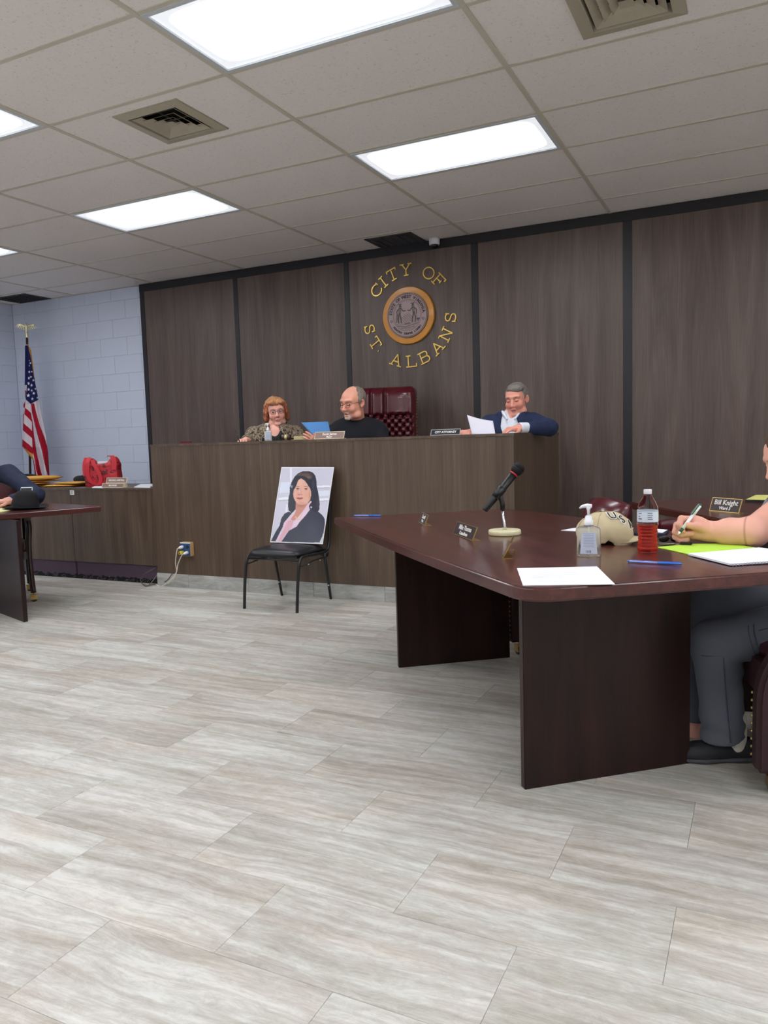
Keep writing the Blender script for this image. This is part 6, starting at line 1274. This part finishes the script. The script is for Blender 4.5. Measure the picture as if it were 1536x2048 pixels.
def wcol(P):
    C=face_color(FHr,1.02,(238,178,158),brow=(120,90,70))(P); Q=(P-W_)@hf.R
    n=(wob(P[:,0],P[:,1],P[:,2],70,2)+1)/2; near=np.exp(-((P-atd(1372,1050,d0-.01))**2).sum(1)/.004); C=mixc(C,near*(.4+.4*n),(206,120,104),.45)
    cr=np.exp(-(((P-(E_*.86+W_*.14))@((W_-E_)/np.linalg.norm(W_-E_)))/.0035)**2)*(np.linalg.norm(P-E_,axis=1)<.12); return mixc(C,cr,(150,84,70),.6)
sdf_mesh('body',L,.014,.02,SKIN,e,color=wcol,fine=[(*fbox(atd(1382,1058,d0-.01),.095),.0028),(*fbox((E_+W_)/2,np.array((.14,.1,.08))),.006),(*fbox(FHr((0,-.03,0)),.13),.0045)],smooth=1)
TS=mat('grey_tshirt',rgb(150,158,172),.9,bump=.2,bscale=300,var=.06,vscale=14)
dU=(E_-SR)/np.linalg.norm(E_-SR); SRe=SR+dU*np.linalg.norm(E_-SR)*.64
sdf_mesh('tshirt',torso(FCr,1.15,g=.016,belly=.05)+[W0.cap(SR,SRe,.080,.074,k=.04),W0.cap(SR,FCr((0,.01,.12)),.075,.07,k=.04),W0.cap(SLf,SLf+(ELf-SLf)*.6,.078,.07,k=.04),W0.cap(SRe+dU*.015,E_,.079,.079,op='sub',k=.004),W0.cap(FCr((0,.01,.16)),FHr((0,.02,-.06)),.072,.075,op='sub',k=.006)],.008,.035,TS,e,disp=fabric_fold(.004,34,3))
E2=lambda c,r,**k:FHr.ell(np.array(c),np.array(r),**k)
hair_mesh([E2((0,.024,.050),(.086,.104,.088)),E2((0,-.098,-.02),(.083,.082,.083),op='sub',k=.008),E2((0,0,-.10),(.12,.2,.075),op='sub',k=.01)],((70,54,44),(110,88,72)),e,FHr,1.)
JM=mat('grey_jeans',rgb(84,87,96),.9,bump=.35,bscale=260,var=.14,vscale=9)
shd=(AL-KL)/np.linalg.norm(AL-KL)
J=[W0.ell(hip+np.array((0,0,-.02)),(.17,.17,.12),k=.04),W0.cap(HL,KL+fc*.0,.098,.086,k=.03),W0.cap(KL,KL+(AL-KL)*.75,.084,.072,k=.03),W0.cap(KL+(AL-KL)*.75,AL+shd*.02,.072,.082,k=.02),W0.ell(AL+shd*.03,(.052,.052,.06),op='sub',k=.01),
   W0.cap(HR_,KR,.098,.086,k=.03),W0.cap(KR,KR+(ARk-KR)*.75,.084,.072,k=.03),W0.cap(KR+(ARk-KR)*.75,ARk,.072,.080,k=.02),W0.box((AL[0],AL[1]+.1,-.05),(.35,.35,.128),.002,R=ry(-6),op='sub',k=.006)]
kin=KL-fc*.09+np.array((0,0,-.06))
def jd(X,Y,Q):
    d=np.exp(-((X-kin[0])**2+(Y-kin[1])**2+(Q-kin[2])**2)/.006); c=np.exp(-((Q-AL[2]-.03)**2)/.004)
    return .0035*wob(X,Y,Q,26,3)+.010*d*np.sin(105*(Q*.8+X*.6))+.0045*c*np.sin(80*Q+10*X)
sdf_mesh('jeans',J,.006,.03,JM,e,disp=jd,smooth=2)
# outer seam of the jeans, in double stitching
SE=mat('jeans_seam',rgb(58,62,76),.9)
def oncone(a,b,t,r,dirv): p=a+(b-a)*t; d=(b-a)/np.linalg.norm(b-a); v=dirv-d*(dirv@d); return p+v/np.linalg.norm(v)*r
cd_=-FAR
MB().tube([oncone(KL,AL,t,.0885-.010*min(1,t/.75)+(.006 if t>.85 else 0),cd_+np.array((-.15,0,0))) for t in np.linspace(-.02,.98,26)],.0022,5).build('side_seam',SE,e)
MB().tube([oncone(KL,AL,.10,.088,cd_+np.array((q,0,0))) for q in np.linspace(-1.0,-.18,8)],.0018,5).build('knee_seam',SE,e)
for t0_,off_ in ((.20,0),(.235,0)): MB().tube([oncone(KL,HL,t0_+.03*q*q,.0895+.012*t0_,cd_+np.array((0,0,q))) for q in np.linspace(-.9,.8,10)],.0016,5).build('thigh_seam',SE,e)
for vv in (.35,-.35): MB().tube([oncone(KL,HL,t_,.0895+.012*t_,cd_+np.array((0,0,vv+.25*t_))) for t_ in np.linspace(.27,.9,12)],.0016,5).build('pocket_seam',SE,e)
# ankle socks and shoes
SOCK=mat('sock_white',rgb(206,200,190),.9,bump=.3,bscale=500); SHOE=mat('shoe_black',rgb(24,25,30),.6,bump=.4,bscale=350,var=.3,vscale=60); SOLE=mat('shoe_sole',rgb(62,64,70),.6)
for nm__,A_,gnd in (('near',AL,shf),('far',ARk,shf-lt*.26+fc*.04)):
    toe=gnd+fc*.135; heel=gnd-fc*.105; F_=Fr((gnd[0],gnd[1],0),np.stack([-np.array((fc[1],-fc[0],0)),fc,(0,0,1)],1)) 
    ank=np.array((heel[0]+fc[0]*.07,heel[1]+fc[1]*.07,.11))
    sdf_mesh('sock',[W0.cap(ank+np.array((0,0,.045)),ank-np.array((0,0,.05)),.042,.042,k=.02)],.007,.01,SOCK,e)
    sdf_mesh('shoe',[F_.ell((0,.08,.030),(.046,.085,.042)),F_.ell((0,-.055,.040),(.038,.062,.055)),F_.ell((0,.01,.045),(.040,.06,.045)),F_.ell((0,-.045,.118),(.038,.055,.045),op='sub',k=.008),F_.ell((0,0,-.2),(.5,.5,.2),op='sub',k=.002)],.0055,.02,SHOE,e)
    sdf_mesh('shoe_sole',[F_.ell((0,.075,.012),(.050,.092,.016)),F_.ell((0,-.05,.012),(.042,.070,.016)),F_.ell((0,0,-.2),(.5,.5,.2),op='sub',k=.002)],.0055,.02,SOLE,e)
    F2=F_
settle(e)
# his pen
pa=atd(1356,1069,d0-.046); pd=atd(1400,1012,d0-.022)-pa; 
tipw=pa; pdir=pd/np.linalg.norm(pd); Lp_=np.linalg.norm(pd); RRp=frame_zn(pdir); T=lambda p:tuple(RRp@np.array(p))
pe=empty('writing_pen',tuple(tipw),label='white and green ballpoint pen in the writing hand',cat='pen'); GRN=mat('pen_green',rgb(24,84,60),.35)
MB().lathe([(.0018,0),(.0052,.012)],n=14,T=T).build('pen_tip',WHITEP,pe); MB().lathe([(.0054,.012),(.0062,.03)],n=14,T=T).build('pen_grip',GRN,pe); MB().lathe([(.0064,.03),(.0066,Lp_*.7)],n=14,T=T).build('pen_barrel',WHITEP,pe)
MB().lathe([(.0066,Lp_*.7),(.0062,Lp_)],n=14,T=T).build('pen_body_end',WHITEP,pe); MB().box(-.005,.005,.0064,.0095,Lp_*.66,Lp_*1.02,T).build('pen_clip',GRN,pe); MB().lathe([(.004,Lp_),(.004,Lp_+.008)],n=12,T=T).build('pen_button',GRN,pe)
# ---------------------------------------------------------------- the man in navy at the left edge
cl_=np.array((-5.80,4.34,.86)); FCl=Fr(cl_,rzm(51)@rx(6)); SLl=atd(18,948,6.42); ELl=atd(72,990,6.20); WLl=atd(22,1001,5.98); hfl=hframe(WLl,atd(-12,1004,5.92)-WLl,(0,-.2,1))
SRl=FCl((-.19,0,.11)); ERl=SRl+np.array((.06,-.14,-.20)); WRl=ERl+np.array((.22,-.04,.02))
e=person('man in dark navy jacket seated at the left table, cut off by the left edge',(cl_[0],cl_[1],0))
Hl=FCl((.0,-.03,.40)); FHl=Fr(Hl,rzm(48)@rx(18))
L=torso(FCl,1.1,g=-.01,belly=.04)+legs(Fr((cl_[0],cl_[1],0),rzm(51)),.53,shin=.43)+[W0.cap(FHl((0,.02,-.05)),FCl((0,.01,.18)),.06,.068,k=.02),W0.cap(SLl,ELl,.05,.045,k=.03),W0.cap(ELl,WLl,.042,.030,k=.02),W0.cap(SRl,ERl,.05,.045,k=.03),W0.cap(ERl,WRl,.042,.030,k=.02)]+head_prims(FHl,1.02,jowl=.4)+hand_prims(hfl,-1,curl=(26,30,34,38),s=1.08)+hand_prims(hframe(WRl,(.6,-.8,0),(0,0,1)),1,curl=(26,30,34,38))
sdf_mesh('body',L,.015,.02,SKIN,e,color=face_color(FHl,1.02,(222,160,142),brow=(90,70,60)),fine=[(*fbox(hfl((0,.05,0)),.10),.005),(*fbox(Hl,.13),.006)],smooth=1)
NJ=mat('navy_jacket',rgb(27,36,62),.85,bump=.25,bscale=300,var=.2,vscale=10)
arms_=[(ELl,WLl,None,None),(ERl,WRl,None,None)]
sdf_mesh('jacket',torso(FCl,1.1,g=.024,belly=.05)+[W0.cap(SLl,ELl,.078,.066,k=.035),W0.cap(ELl,ELl+(WLl-ELl)*.88,.064,.048,k=.02),W0.cap(SRl,ERl,.072,.062,k=.035),W0.cap(ERl,ERl+(WRl-ERl)*.9,.06,.046,k=.02),W0.cap(SLl,FCl((0,.01,.12)),.07,.07,k=.04),W0.cap(SRl,FCl((0,.01,.12)),.065,.07,k=.04),W0.cap(FCl((0,.01,.16)),FHl((0,.02,-.06)),.07,.075,op='sub',k=.006)],.008,.035,NJ,e,disp=fabric_fold(.006,30,9))
sdf_mesh('trousers',legs(Fr((cl_[0],cl_[1],0),rzm(51)),.53,shin=.41,g=.018)+[FCl.ell((0,.02,-.36),(.20,.16,.10))],.012,.03,mat('navy_trousers',rgb(26,32,56),.9),e,disp=fabric_fold(.004,30,2))
for q in (-1,1): f=Fr((cl_[0],cl_[1],0),rzm(51)); MB().ball(f((q*.13,-.46,.045)),(.05,.12,.045)).build('shoe',BLACKP,e)
hair_mesh([FHl.ell((0,.024,.050),(.086,.104,.088)),FHl.ell((0,-.098,-.02),(.083,.082,.083),op='sub',k=.008),FHl.ell((0,0,-.10),(.12,.2,.075),op='sub',k=.01)],((70,60,54),(120,104,92)),e,FHl,1.,h=.006)
settle(e)
bpy.data.objects['wooden_armchair'].location=(-5.52,4.13,0); bpy.data.objects['wooden_armchair'].rotation_euler=(0,0,rz_face(.78,-.63))
bpy.context.view_layer.update()
